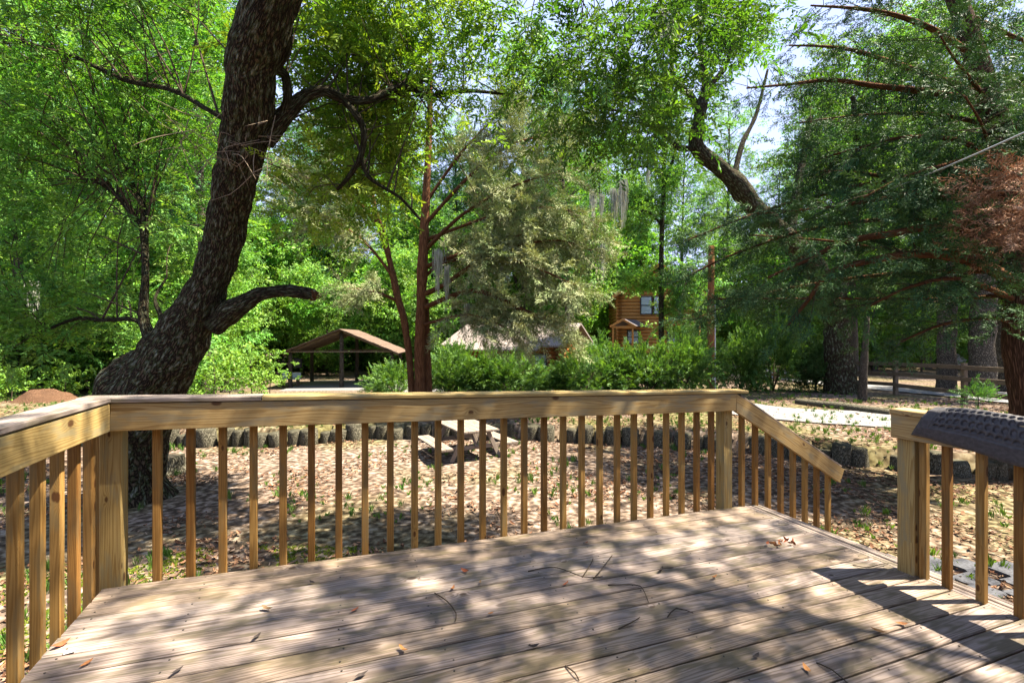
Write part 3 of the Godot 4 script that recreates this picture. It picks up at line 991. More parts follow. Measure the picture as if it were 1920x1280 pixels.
func make_cabins() -> void:
	# two-storey log cabin
	var d := 32.0
	var k := d / FOCAL
	var base_y := -0.05
	var left := (1162.0 - 960.0) * k
	var wide := 5.0
	var deep := 6.0
	var eave := EYE + (HORIZON - 549.0) * k - base_y
	var o := thing("log_cabin", "tall two-storey honey-coloured log cabin with a small gabled porch", "cabin", Vector3(left, base_y, -d), Basis(Vector3.UP, -0.12))
	var dia := 0.232
	var n := int(eave / dia)
	log_wall(o, Vector3(wide / 2, 0, 0), 0, wide, n, dia, M.cabin_log)
	log_wall(o, Vector3(0, -dia * 0.5, -deep / 2), PI / 2, deep, n + 1, dia, M.cabin_log)
	log_wall(o, Vector3(wide, -dia * 0.5, -deep / 2), PI / 2, deep, n + 1, dia, M.cabin_log)
	log_wall(o, Vector3(wide / 2, 0, -deep), 0, wide, n, dia, M.cabin_log)
	var peak := 1.75
	for i in 7:
		var s := 1.0 - (i + 0.5) / 7.4
		var l := limb_mesh([Vector3(-wide / 2 * s, 0, 0), Vector3(0, 0, 0), Vector3(wide / 2 * s, 0, 0)], [dia * 0.5, dia * 0.52, dia * 0.5], 10, 0.02, 1.0)
		part("log", l, M.cabin_log, o, Transform3D(Basis.IDENTITY, Vector3(wide / 2, dia * (n + i + 0.5), 0)))
	for s in [-1.0, 1.0]:
		roof_slab(o, "roof", Vector3(wide / 2, eave + peak, 0.7), Vector3(wide / 2, eave + peak, -deep - 0.7), Vector3(s * (wide / 2 + 0.55), -peak * (wide / 2 + 0.55) / (wide / 2), 0), M.shingle)
		var p := Vector3(wide / 2, eave + peak + 0.02, 0.74)
		var q := p + Vector3(s * (wide / 2 + 0.55), -peak * (wide / 2 + 0.55) / (wide / 2), 0)
		part("fascia_board", board(Vector3(p.distance_to(q), 0.2, 0.05), 0.004), M.cabin_log, o, between(p, q))
	var sx := func(u: float) -> float: return (u - 1162.0) * k
	var sy := func(v: float) -> float: return EYE + (HORIZON - v) * k - base_y
	window(o, Vector3(sx.call(1210.0), sy.call(573.0), 0.13), 0, 0.66, 1.12)
	window(o, Vector3(sx.call(1232.0), sy.call(573.0), 0.13), 0, 0.56, 1.12)
	window(o, Vector3(sx.call(1181.0), sy.call(632.0), 0.13), 0, 0.30, 0.8)
	window(o, Vector3(sx.call(1191.0), sy.call(632.0), 0.13), 0, 0.30, 0.8)
	window(o, Vector3(sx.call(1256.0), sy.call(632.0), 0.13), 0, 0.50, 0.8)
	# porch
	var pr := Vector3(sx.call(1164.0), sy.call(601.0), 1.35)
	for s in [-1.0, 1.0]:
		roof_slab(o, "porch_roof", pr, pr + Vector3(1.0, 0.0, -1.3), Vector3(s * 0.80, -0.44, 0), M.shingle, 0.06)
		var q := pr + Vector3(s * 0.82, -0.45, 0.03)
		part("porch_fascia", board(Vector3((q - pr).length(), 0.13, 0.05), 0.004), M.cabin_log, o, between(pr + Vector3(0, 0.02, 0.03), q))
		part("porch_post", board(Vector3(2.35, 0.11, 0.11), 0.006), M.cabin_log, o, Transform3D(Basis(Vector3.BACK, PI / 2), Vector3(pr.x + s * 0.62, pr.y - 0.47 - 1.18, 1.25)))
	part("porch_beam", board(Vector3(1.4, 0.14, 0.09), 0.004), M.cabin_log, o, Transform3D(Basis.IDENTITY, pr + Vector3(0, -0.46, -0.06)))
	# low cabin
	d = 27.0
	k = d / FOCAL
	base_y = -0.3
	var e := thing("log_cabin", "low reddish log cabin with a sagging pale shingle roof behind shrubs", "cabin", Vector3((870.0 - 960.0) * k, base_y, -d), Basis(Vector3.UP, -0.42))
	wide = 5.6
	deep = 4.6
	eave = 2.25
	n = int(eave / dia)
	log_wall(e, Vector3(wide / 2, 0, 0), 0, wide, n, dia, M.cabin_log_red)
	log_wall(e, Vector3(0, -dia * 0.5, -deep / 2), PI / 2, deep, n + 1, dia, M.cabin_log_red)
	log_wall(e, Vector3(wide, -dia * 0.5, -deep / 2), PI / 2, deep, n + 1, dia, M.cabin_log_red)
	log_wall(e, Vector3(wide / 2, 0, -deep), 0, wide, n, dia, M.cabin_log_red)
	for s in [-1.0, 1.0]:
		roof_slab(e, "roof", Vector3(-1.1, eave + 0.98, -deep / 2), Vector3(wide + 0.6, eave + 0.98, -deep / 2), Vector3(0, -1.22, s * (deep / 2 + 0.75)), M.old_roof, 0.10)
	roof_slab(e, "porch_roof", Vector3(0.7, eave - 0.02, 0.15), Vector3(wide - 0.6, eave - 0.02, 0.15), Vector3(0, -0.42, 1.5), M.old_roof, 0.08)
	for x in [0.9, 2.7, 4.6]:
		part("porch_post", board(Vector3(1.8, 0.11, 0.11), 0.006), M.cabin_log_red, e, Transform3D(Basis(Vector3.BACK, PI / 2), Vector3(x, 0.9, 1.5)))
	window(e, Vector3(4.7, 1.25, 0.14), 0, 0.6, 0.7)
	window(e, Vector3(1.6, 1.25, 0.14), 0, 0.6, 0.7)

func make_pole() -> void:
	var d := 17.0
	var x := (1333.0 - 960.0) / FOCAL * d
	var y := ground_y(x, d)
	var o := thing("utility_pole", "reddish wooden utility pole with a grey conduit behind the railing", "utility pole", Vector3(x, y, -d))
	part("shaft", limb_mesh([Vector3(0, -0.3, 0), Vector3(0, 2.5, 0), Vector3(0.02, 5.3, 0)], [0.135, 0.125, 0.105], 14, 0.02, 0.8), M.pole, o)
	part("conduit", limb_mesh([Vector3(0.145, -0.2, 0.03), Vector3(0.14, 1.4, 0.03), Vector3(0.135, 3.2, 0.03)], [0.025, 0.025, 0.025], 8), M.metal, o)
	var disc := CylinderMesh.new()
	disc.top_radius = 0.065
	disc.bottom_radius = 0.065
	disc.height = 0.012
	part("tag_plate", disc, M.white, o, Transform3D(Basis(Vector3.RIGHT, PI / 2), Vector3(0.055, EYE + (HORIZON - 709.0) / FOCAL * d - y, 0.135)))
	var w := limb_mesh([px(1345, 470, 16.8), px(1480, 428, 11.0), px(1620, 374, 8.0), px(1770, 315, 6.2), px(1925, 247, 5.1), px(2350, 60, 3.6)], [0.011, 0.011, 0.011, 0.011, 0.011, 0.011], 5, 0.0, 0.5)
	var c := part("service_cable", w, M.metal)
	tag(c, "grey overhead service cable slanting down through the cedar boughs", "cable")

func make_fence() -> void:
	var o := thing("rail_fence", "weathered three-rail timber fence along the far road", "fence")
	var p := Vector3(13.3, 0, -9.0)
	var q := Vector3(13.0, 0, -31.0)
	var n := 9
	for i in n + 1:
		var c := p.lerp(q, float(i) / n)
		c.y = ground_y(c.x, -c.z)
		part("post", board(Vector3(1.45, 0.12, 0.12), 0.01, rf(0, 1), rf(0, 1)), M.old_wood, o, Transform3D(Basis(Vector3.BACK, PI / 2 + rf(-0.02, 0.02)), c + Vector3(0, 0.47, 0)))
		if i < n:
			var e := p.lerp(q, float(i + 1) / n)
			e.y = ground_y(e.x, -e.z)
			for h in [0.35, 0.72, 1.08]:
				part("rail", board(Vector3(c.distance_to(e) - 0.02, 0.13, 0.04), 0.006, rf(0, 1), rf(0, 1)), M.old_wood, o, between(c + Vector3(-0.085, h + rf(-0.02, 0.02), 0), e + Vector3(-0.085, h + rf(-0.02, 0.02), 0)))

func ribbon(called: String, pts: Array, half: float, m: Material, lift: float) -> void:
	var c := curve(pts, range(pts.size()).map(func(_i): return half), 0.35)
	var st := begin()
	st.set_smooth_group(0)
	var line: Array = c[0]
	var cols := 8
	for i in line.size():
		var t := ((line[mini(i + 1, line.size() - 1)] as Vector3) - (line[maxi(i - 1, 0)] as Vector3)).normalized()
		var s := t.cross(Vector3.UP)
		for k in cols + 1:
			var p: Vector3 = line[i] + s * half * (k * 2.0 / cols - 1.0) * (1.0 + 0.06 * noise.get_noise_2d(i * 7.0, k * 50.0))
			p.y = ground_y(p.x, -p.z) + lift
			st.add_vertex(p)
	for i in line.size() - 1:
		for k in cols:
			var a := i * (cols + 1) + k
			for j in [a, a + cols + 1, a + 1, a + 1, a + cols + 1, a + cols + 2]:
				st.add_index(j)
	st.generate_normals()
	part(called, st.commit(), m, null, Transform3D.IDENTITY, "structure")

func make_roads() -> void:
	ribbon("driveway", [Vector3(20, 0, -9.2), Vector3(13, 0, -9.9), Vector3(9.0, 0, -10.9), Vector3(6.6, 0, -12.2), Vector3(5.4, 0, -15.0), Vector3(4.4, 0, -19.0), Vector3(0.5, 0, -21.5), Vector3(-5, 0, -22.3)], 1.15, M.gravel, 0.03)
	ribbon("street", [Vector3(16.4, 0, -2), Vector3(16.2, 0, -14), Vector3(15.8, 0, -30), Vector3(15, 0, -60)], 1.8, M.gravel, 0.04)
	# mossy timber beside the drive
	var a := on_ground(1495, 757)
	var b := on_ground(1672, 779)
	var o := part("edging_timber", limb_mesh([a + Vector3(0, 0.05, 0), (a + b) / 2 + Vector3(0, 0.06, 0), b + Vector3(0, 0.05, 0)], [0.11, 0.12, 0.11], 10, 0.15, 0.2), M.old_log)
	tag(o, "dark mossy timber lying along the gravel drive", "timber")
	# flat stones at the foot of the stairs
	var pav := Node3D.new()
	pav.name = "paver_path"
	pav.set_meta("kind", "structure")
	add_child(pav)
	for i in 9:
		for j in 7:
			var c := Vector3(3.5 + 0.34 * i + (0.17 if j % 2 == 0 else 0.0) + rf(-0.03, 0.03), 0, -3.05 - 0.27 * j + 0.13 * i * 0.5 + rf(-0.03, 0.03))
			if rng.randf() < 0.12:
				continue
			c.y = ground_y(c.x, -c.z) + 0.012 + rf(-0.008, 0.008)
			part("paver", board(Vector3(rf(0.27, 0.33), 0.05, rf(0.20, 0.25)), 0.014, rf(0, 1), rf(0, 1), 1, 1, 0.006), M.stone, pav, Transform3D(Basis(Vector3.UP, 0.3 + rf(-0.1, 0.1)) * Basis(Vector3.RIGHT, rf(-0.03, 0.03)), c))

func make_stumps() -> void:
	var rows := [[352, 727, 30, 0.75, "pale split tree stump beside the leaning oak trunk", M.grey_bark], [392, 731, 26, 0.5, "short grey tree stump between two taller stumps", M.grey_bark], [432, 735, 30, 0.6, "grey fluted tree stump nearest the pavilion", M.grey_bark], [318, 886, 64, 0.26, "low dark rotting stump behind the corner balusters", M.old_log]]
	for r in rows:
		var c := on_ground(r[0], r[1])
		var rad: float = r[2] * 0.5 / FOCAL * -c.z
		var o := thing("tree_stump", r[4], "stump", c)
		part("bole", limb_mesh([Vector3(0, -0.15, 0), Vector3(0, 0.05, 0), Vector3(0.01, r[3] * 0.6, 0), Vector3(0.0, r[3], 0)], [rad * 1.35, rad * 1.15, rad * 0.9, rad * 0.82], 16, 0.3, 0.06), r[5], o)
		part("cut_face", limb_mesh([Vector3(0, r[3] - 0.02, 0), Vector3(0, r[3] + 0.012, 0)], [rad * 0.7, rad * 0.66], 14, 0.2, 0.03), M.log_end, o)
	var c := on_ground(85, 752)
	var st := begin()
	st.set_smooth_group(0)
	for i in 13:
		for j in 25:
			var r := i / 12.0
			var a := TAU * j / 24
			var p := Vector3(cos(a) * r * 1.15, 0, sin(a) * r * 0.8)
			p.y = 0.42 * pow(1.0 - r * r, 1.3) * (1.0 + 0.4 * noise.get_noise_3d(p.x * 20, 3, p.z * 20)) - 0.06
			st.add_vertex(p)
	for i in 12:
		for j in 24:
			var a := i * 25 + j
			for q in [a, a + 25, a + 1, a + 1, a + 25, a + 26]:
				st.add_index(q)
	st.generate_normals()
	var m := part("soil_mound", st.commit(), M.mound, null, Transform3D(Basis.IDENTITY, c))
	tag(m, "low mound of reddish-brown leaf litter beyond the left railing", "mound")

# ---------------------------------------------------------------- litter
func make_litter() -> void:
	var r := RandomNumberGenerator.new()
	r.seed = 5
	var kinds := []
	for i in 7:
		var st := begin()
		var half := r.randf_range(0.012, 0.020)
		var curl := r.randf_range(0.1, 0.5)
		var fold := r.randf_range(0.1, 0.7)
		var spine := []
		var rim := [[], []]
		for j in 6:
			var t := j / 5.0
			spine.append(Vector3(-0.042 + 0.084 * t, curl * 0.05 * (t * 2 - 1) * (t * 2 - 1), 0))
			var w := half * sin(PI * pow(t, 0.8)) * r.randf_range(0.75, 1.2)
			for q in 2:
				rim[q].append(spine[j] + Vector3(r.randf_range(-0.003, 0.003), w * fold + r.randf_range(-0.002, 0.002), w * (1.0 - fold * 0.4) * (1 if q == 0 else -1)))
		st.set_color(Color.WHITE)
		for j in 5:
			for q in 2:
				for v in [spine[j], rim[q][j], rim[q][j + 1], spine[j], rim[q][j + 1], spine[j + 1]]:
					st.add_vertex(v)
		kinds.append(st.commit())
	var h := Heap.new()
	var cols := [Color(0.21, 0.105, 0.055), Color(0.12, 0.055, 0.03), Color(0.26, 0.165, 0.10), Color(0.23, 0.125, 0.07), Color(0.07, 0.042, 0.03), Color(0.30, 0.215, 0.15)]
	for i in 95000:
		var d := 2.2 + 13.0 * pow(rng.randf(), 1.25)
		var x := rf(-1.3, 1.3) * (d + 1.0)
		var drift := noise.get_noise_2d(x * 5.0 + 8, d * 5.0)
		if x > 16 or rng.randf() > 0.36 + 1.9 * drift + (0.30 if x > 1.5 else 0.0) - (0.22 if x < 1.2 and x > -4.5 and d > 5.2 and d < 9.3 else 0.0):
			continue
		var y := ground_y(x, d)
		var b := Basis(Vector3.UP, rf(0, TAU)) * Basis(Vector3.RIGHT, rf(-0.5, 0.5)) * Basis(Vector3.BACK, rf(-0.35, 0.35))
		var s := rf(0.4, 0.8) if rng.randf() < 0.75 else rf(0.8, 1.3)
		heap_add(h, kinds[rng.randi() % 7], Transform3D(b.scaled(Vector3(s, s, s)), Vector3(x, y + rf(0.004, 0.025), -d)), tint(cols[rng.randi() % 6], cols[rng.randi() % 6]) * rf(0.55, 1.1))
	heap_put(h, "leaf_litter", M.dry, null)
	var g := Heap.new()
	for i in 9000:
		var d := 3.0 + 16.0 * rng.randf()
		var x := rf(-1.2, 1.2) * (d + 1.0)
		var want := noise.get_noise_2d(x * 4.0 - 31, d * 4.0) + (0.30 if d > line_depth(x) else 0.02)
		if want < 0.16 or x > 12.5:
			continue
		var s := rf(0.35, 0.95)
		heap_add(g, S.weed[rng.randi() % 2], Transform3D(Basis(Vector3.UP, rf(0, TAU)).scaled(Vector3(s, s, s)), Vector3(x, ground_y(x, d), -d)), tint(Color(0.07, 0.16, 0.03), Color(0.16, 0.26, 0.05)))
	heap_put(g, "grass", M.leaf, null)
	var k := Heap.new()
	for i in 9000:
		var d := rf(2.6, 5.0)
		var x := rf(-4.6, -1.1)
		if noise.get_noise_2d(x * 5.0 + 3, d * 5.0) < 0.05:
			continue
		heap_add(k, S.moss[0], Transform3D(Basis(Vector3.UP, rf(0, TAU)).scaled(Vector3.ONE * rf(0.5, 1.0)), Vector3(x, ground_y(x, d) - 0.004, -d)), tint(Color(0.20, 0.24, 0.025), Color(0.12, 0.17, 0.02)))
	heap_put(k, "ground_moss", M.dry, null)
	# on the deck: single leaves and twigs
	var spots := [[113, 1212, 1, 0], [160, 1248, 0, 1], [500, 1145, 2, 2], [480, 1197, 4, 0], [585, 1095, 4, 3], [872, 1073, 1, 0], [900, 1094, 2, 1], [849, 1106, 0, 0], [755, 1222, 3, 2], [664, 1147, 1, 1], [920, 1153, 0, 3], [1099, 1020, 1, 0], [1180, 995, 4, 1], [1240, 1072, 4, 2], [1417, 1235, 4, 0], [1514, 1259, 3, 0], [1648, 1187, 3, 3], [1690, 1172, 0, 1], [1000, 1216, 4, 2], [1060, 1098, 1, 1], [677, 1270, 4, 3], [330, 1262, 4, 1], [1340, 1085, 0, 2]]
	for q in spots:
		var o := MeshInstance3D.new()
		o.mesh = kinds[q[3]]
		o.name = numbered("fallen_leaf")
		var lm: StandardMaterial3D = M["dry%d" % (q[2] % 5)]
		o.material_override = lm
		o.transform = Transform3D(TILT * Basis(Vector3.UP, rf(0, TAU)) * Basis(Vector3.RIGHT, rf(-0.3, 0.3)).scaled(Vector3.ONE * rf(0.35, 0.8)), on_deck(q[0], q[1]) + Vector3(0, 0.008, 0))
		add_child(o)
		tag(o, "dry brown leaf lying on the deck boards", "leaf", "fallen leaves on the deck")
	var twigs := [[[990, 1072], [1040, 1068], [1095, 1086], [1130, 1082]], [[815, 1113], [838, 1132], [855, 1155], [853, 1166]], [[1092, 1083], [1108, 1062], [1112, 1048]], [[1113, 1086], [1128, 1072], [1148, 1042]], [[1532, 1244], [1560, 1262], [1590, 1282]], [[1140, 1098], [1190, 1101], [1205, 1108], [1216, 1130]], [[1252, 1158], [1268, 1146], [1300, 1150]], [[1060, 1250], [1078, 1268], [1086, 1278]], [[1600, 1060], [1626, 1068], [1652, 1062], [1668, 1057]], [[1160, 1180], [1190, 1170], [1200, 1158]]]
	for w in twigs:
		var pts := []
		var rad := []
		for i in w.size():
			pts.append(on_deck(w[i][0], w[i][1]) + Vector3(0, 0.004 + 0.012 * sin(PI * i / (w.size() - 1)), 0))
			rad.append(0.0032 * (1.0 - 0.5 * i / w.size()))
		var o := part("twig", limb_mesh(pts, rad, 5, 0.2, 0.03), M.twig)
		tag(o, "thin bare dark twig lying on the deck boards", "twig", "twigs dropped on the deck")
	var c := on_deck(1467, 1023)
	var cl := Heap.new()
	var cat := thing("dry_leaf_clump", "clump of curled reddish dry leaves on the deck", "leaves", c)
	for i in 16:
		var dm := MeshInstance3D.new()
		dm.mesh = kinds[i % 4]
		dm.name = "leaf"
		dm.material_override = M["dry%d" % (i % 2)]
		dm.transform = Transform3D(Basis(Vector3(rf(-1, 1), rf(-1, 1), rf(-1, 1)).normalized(), rf(0, TAU)).scaled(Vector3.ONE * rf(0.4, 0.7)), D1 * rf(-0.11, 0.11) + D2 * rf(-0.03, 0.03) + Vector3(0, rf(0.015, 0.035), 0))
		cat.add_child(dm, true)
	var sc := part("paint_chip", board(Vector3(0.034, 0.004, 0.02), 0.001), M.white, null, Transform3D(TILT * Basis(Vector3.UP, 0.3), on_deck(129, 1223) + Vector3(0, 0.004, 0)))
	tag(sc, "small white chip in the gap between deck boards", "chip")

# ---------------------------------------------------------------- trees
func limbs(o: Node3D, rows: Array, m: Material, called: String, sides := 10, rough := 0.12, step := 0.12) -> Array:
	var all := []
	for r in rows:
		var k := px_limb(r)
		var c := curve(k[0], k[1], 0.25)
		all.append_array(c[0])
		part(called, limb_mesh(shifted(k[0], o.position), k[1], sides, rough, step), m, o)
	return all

func px_blob(u: float, v: float, z: float, ru: float, rv: float, rz: float, n: int) -> Array:
	return [px(u, v, z), Vector3(ru / FOCAL * z, rv / FOCAL * z, rz), n]

func make_leaning_oak() -> void:
	var base := Vector3((250.0 - 960.0) / FOCAL * 6.5, 0, -6.5)
	var o := thing("leaning_oak", "big dark-barked oak leaning over the yard with a broken limb stub", "tree", base)
	var trunk := [[246, 965, 6.5, 170], [243, 900, 6.48, 112], [246, 820, 6.42, 104], [268, 745, 6.4, 122], [300, 695, 6.36, 112], [334, 640, 6.3, 92], [368, 585, 6.22, 72], [393, 531, 6.12, 60], [417, 460, 5.95, 66], [428, 400, 5.72, 68], [441, 330, 5.45, 73], [458, 260, 5.2, 82], [468, 190, 4.95, 88], [470, 120, 4.72, 88], [486, 60, 4.5, 90], [508, 0, 4.3, 92], [540, -90, 4.1, 88], [590, -230, 3.9, 80]]
	var k := px_limb(trunk)
	part("trunk", limb_mesh(shifted(k[0], base), k[1], 28, 0.22, 0.035, 3.0), M.oak_bark, o)
	# the swollen foot on the left of the bole
	var foot := px_limb([[205, 775, 6.5, 60], [232, 722, 6.42, 84], [275, 690, 6.38, 80], [318, 655, 6.32, 60]])
	part("root_flare", limb_mesh(shifted(foot[0], base), foot[1], 18, 0.3, 0.05, 2.0), M.oak_bark, o)
	var pts: Array = curve(k[0], k[1], 0.25)[0].slice(20)
	part("broken_limb", limb_mesh(shifted(px_limb([[400, 612, 6.2, 34], [432, 585, 6.12, 36], [468, 562, 6.05, 33], [505, 547, 6.0, 30], [548, 546, 5.97, 26], [588, 553, 5.95, 22]])[0], base), px_limb([[400, 612, 6.2, 34], [432, 585, 6.12, 36], [468, 562, 6.05, 33], [505, 547, 6.0, 30], [548, 546, 5.97, 26], [588, 553, 5.95, 22]])[1], 14, 0.5, 0.035, 2.0), M.oak_bark, o)
	var torn := begin()   # splinters where the limb snapped
	for i in 14:
		var p := px(586 + rf(-4, 2), 553 + rf(-9, 9), 5.95 + rf(-0.06, 0.06))
		var q := p + Vector3(rf(0.03, 0.11), rf(-0.05, 0.02), rf(-0.03, 0.03))
		tube(torn, [p, (p + q) / 2 + gauss3() * 0.006, q], [rf(0.012, 0.024), 0.01, 0.002], 5)
	part("splinters", mesh_of(torn), M.cedar_bark, o, Transform3D(Basis.IDENTITY, -base), "stuff")
	var rows := [
		[[495, 265, 5.2, 38], [520, 232, 5.15, 38], [545, 205, 5.1, 32], [575, 178, 5.1, 24], [612, 170, 5.15, 22], [640, 184, 5.2, 20], [690, 188, 5.35, 13], [735, 168, 5.5, 12], [770, 160, 5.7, 11], [800, 182, 5.9, 9], [870, 170, 6.2, 7], [960, 178, 6.6, 4]],
		[[640, 184, 5.2, 15], [668, 215, 5.25, 13], [682, 245, 5.3, 12], [677, 290, 5.4, 11], [655, 330, 5.5, 9], [632, 355, 5.6, 6]],
		[[677, 292, 5.4, 9], [690, 330, 5.5, 8], [725, 355, 5.6, 7], [752, 372, 5.7, 6], [788, 412, 5.8, 4]],
		[[520, 236, 5.15, 22], [538, 190, 5.0, 16], [534, 140, 4.9, 17], [516, 124, 4.78, 22], [536, 95, 4.7, 20], [542, 30, 4.5, 16], [556, -60, 4.3, 12]],
		[[425, 225, 5.1, 13], [385, 203, 5.2, 9], [320, 168, 5.5, 9], [230, 148, 5.9, 9], [130, 104, 6.3, 8], [0, 66, 6.9, 7], [-130, 20, 7.4, 5]],
		[[290, 668, 6.36, 34], [280, 632, 6.4, 22], [268, 590, 6.5, 17], [272, 520, 6.6, 14], [270, 440, 6.8, 13], [268, 388, 6.9, 11], [248, 345, 7.0, 8], [255, 280, 7.2, 5]],
		[[268, 430, 6.82, 9], [235, 385, 6.9, 9], [200, 352, 7.1, 6], [150, 330, 7.4, 4]],
		[[285, 640, 6.4, 13], [302, 600, 6.45, 10], [290, 560, 6.6, 5], [312, 520, 6.9, 4]],
		[[272, 610, 6.42, 10], [245, 598, 6.5, 8], [190, 600, 6.7, 8], [140, 598, 7.0, 6], [60, 630, 7.5, 4]],
		[[540, -60, 4.15, 60], [500, -250, 4.4, 45], [380, -420, 5.2, 30], [200, -420, 6.2, 18]],
		[[560, -140, 4.0, 55], [700, -260, 4.6, 40], [850, -240, 5.4, 24], [980, -120, 6.2, 12]]]
	pts.append_array(limbs(o, rows, M.oak_bark, "limb", 10, 0.2, 0.07))
	var h := Heap.new()
	var wood := begin()
	var bright := Color(0.30, 0.42, 0.035)
	var deep := Color(0.15, 0.29, 0.03)
	var blobs := [px_blob(150, 110, 6.8, 230, 130, 1.6, 40), px_blob(40, 260, 7.4, 160, 130, 1.6, 30), px_blob(300, 40, 6.0, 170, 90, 1.3, 26), px_blob(240, 250, 7.2, 160, 90, 1.4, 22), px_blob(90, 440, 7.8, 150, 110, 1.3, 20), px_blob(60, 610, 7.5, 110, 70, 0.9, 14),
		px_blob(640, 70, 5.8, 130, 100, 1.1, 26), px_blob(770, 90, 6.6, 180, 120, 1.3, 46), px_blob(720, 250, 6.6, 160, 100, 1.0, 40), px_blob(830, 320, 7.0, 130, 80, 0.9, 34), px_blob(640, 370, 6.6, 100, 60, 0.8, 9), px_blob(800, 410, 7.0, 80, 50, 0.6, 10), px_blob(880, 200, 6.8, 110, 90, 0.9, 16), px_blob(300, 420, 7.2, 100, 80, 0.9, 10), px_blob(180, 540, 7.4, 110, 60, 0.8, 9),
		[Vector3(-3.0, 8.2, -4.2), Vector3(3.2, 1.2, 2.4), 9]]  # last: crown clumps above the view, added for the shade they cast
	clumps(h, wood, S.oak, blobs.slice(0, 6) + blobs.slice(13), pts, 22, 0.30, Vector2(0.8, 1.25), Color(0.22, 0.40, 0.05), Color(0.09, 0.25, 0.035))
	clumps(h, wood, S.oak, blobs.slice(6, 13), pts, 24, 0.27, Vector2(0.8, 1.25), bright, deep)
	part("twigs", mesh_of(wood), M.twig, o, Transform3D(Basis.IDENTITY, -base), "stuff")
	# dead grey twigs round the fork
	var dead := begin()
	for i in 60:
		var p := px(rf(330, 520), rf(205, 330), rf(4.8, 5.3))
		var q := p + gauss3() * 0.28
		var c := curve([p, (p + q) / 2 + gauss3() * 0.06, q], [0.005, 0.0035, 0.0015], 0.1)
		tube(dead, c[0], c[1], 4)
	part("dead_twigs", mesh_of(dead), M.pale_twig, o, Transform3D(Basis.IDENTITY, -base), "stuff")
	heap_put(h, "crown", M.leaf, o, base)

# the oak that overhangs the deck from the right: its shade dapples the boards, its lowest sprays hang into view
func make_overhead_oak() -> void:
	var base := Vector3(8.6, 0, -0.6)
	var o := thing("overhanging_oak", "spreading oak whose dark lower sprays hang over the deck", "tree", base)
	var k := [[base + Vector3(0, -0.3, 0), base + Vector3(0, 2.5, 0.1), base + Vector3(-0.3, 5.0, 0), base + Vector3(-0.9, 7.0, -0.3)], [0.42, 0.33, 0.28, 0.22]]
	part("trunk", limb_mesh(shifted(k[0], base), k[1], 16, 0.2, 0.12, 3.0), M.oak_bark, o)
	var pts: Array = []
	for r in [[[base + Vector3(-0.5, 5.6, 0), Vector3(6.0, 7.6, -2.2), Vector3(3.2, 8.1, -3.8), Vector3(1.4, 7.5, -5.2), Vector3(0.6, 6.6, -5.6)], [0.14, 0.04, 0.025, 0.018, 0.010]], [[base + Vector3(-0.8, 6.6, -0.2), Vector3(6.2, 8.8, 0.4), Vector3(3.6, 9.4, 0.8), Vector3(0.8, 9.2, 0.2)], [0.13, 0.04, 0.022, 0.012]], [[base + Vector3(-0.9, 7.0, -0.3), Vector3(6.8, 9.4, -2.0), Vector3(5.4, 10.4, -4.0), Vector3(4.0, 10.4, -6.2)], [0.14, 0.04, 0.022, 0.012]], [[Vector3(3.2, 8.1, -3.8), Vector3(2.6, 7.4, -5.0), Vector3(1.9, 6.4, -5.4)], [0.035, 0.02, 0.01]]]:
		var c := curve(r[0], r[1], 0.25)
		pts.append_array(c[0])
		part("limb", limb_mesh(shifted(r[0], base), r[1], 10, 0.2, 0.15), M.oak_bark, o)
	var h := Heap.new()
	var wood := begin()
	var a := Color(0.15, 0.28, 0.03)
	var b := Color(0.07, 0.17, 0.022)
	var blobs := [px_blob(1010, 190, 5.4, 150, 100, 0.8, 9), px_blob(1130, 90, 5.6, 160, 110, 0.9, 11), px_blob(1290, 50, 5.6, 130, 90, 0.9, 9), px_blob(1190, 230, 5.8, 90, 60, 0.6, 4), px_blob(960, 30, 5.6, 130, 60, 0.8, 5),
		[Vector3(5.0, 8.6, -1.2), Vector3(3.9, 1.0, 3.0), 400], [Vector3(6.6, 8.9, -3.8), Vector3(2.8, 1.0, 2.6), 130], [Vector3(3.0, 8.6, 1.0), Vector3(3.0, 0.9, 2.0), 110], [Vector3(2.4, 8.0, -5.4), Vector3(2.0, 1.0, 1.6), 12]]
	clumps(h, wood, S.oak, blobs.slice(0, 5), pts, 24, 0.28, Vector2(0.85, 1.3), a, b)
	clumps(h, wood, S.oak, blobs.slice(5), pts, 8, 0.36, Vector2(0.85, 1.3), a, b)
	part("twigs", mesh_of(wood), M.twig, o, Transform3D(Basis.IDENTITY, -base), "stuff")
	heap_put(h, "crown", M.leaf, o, base)

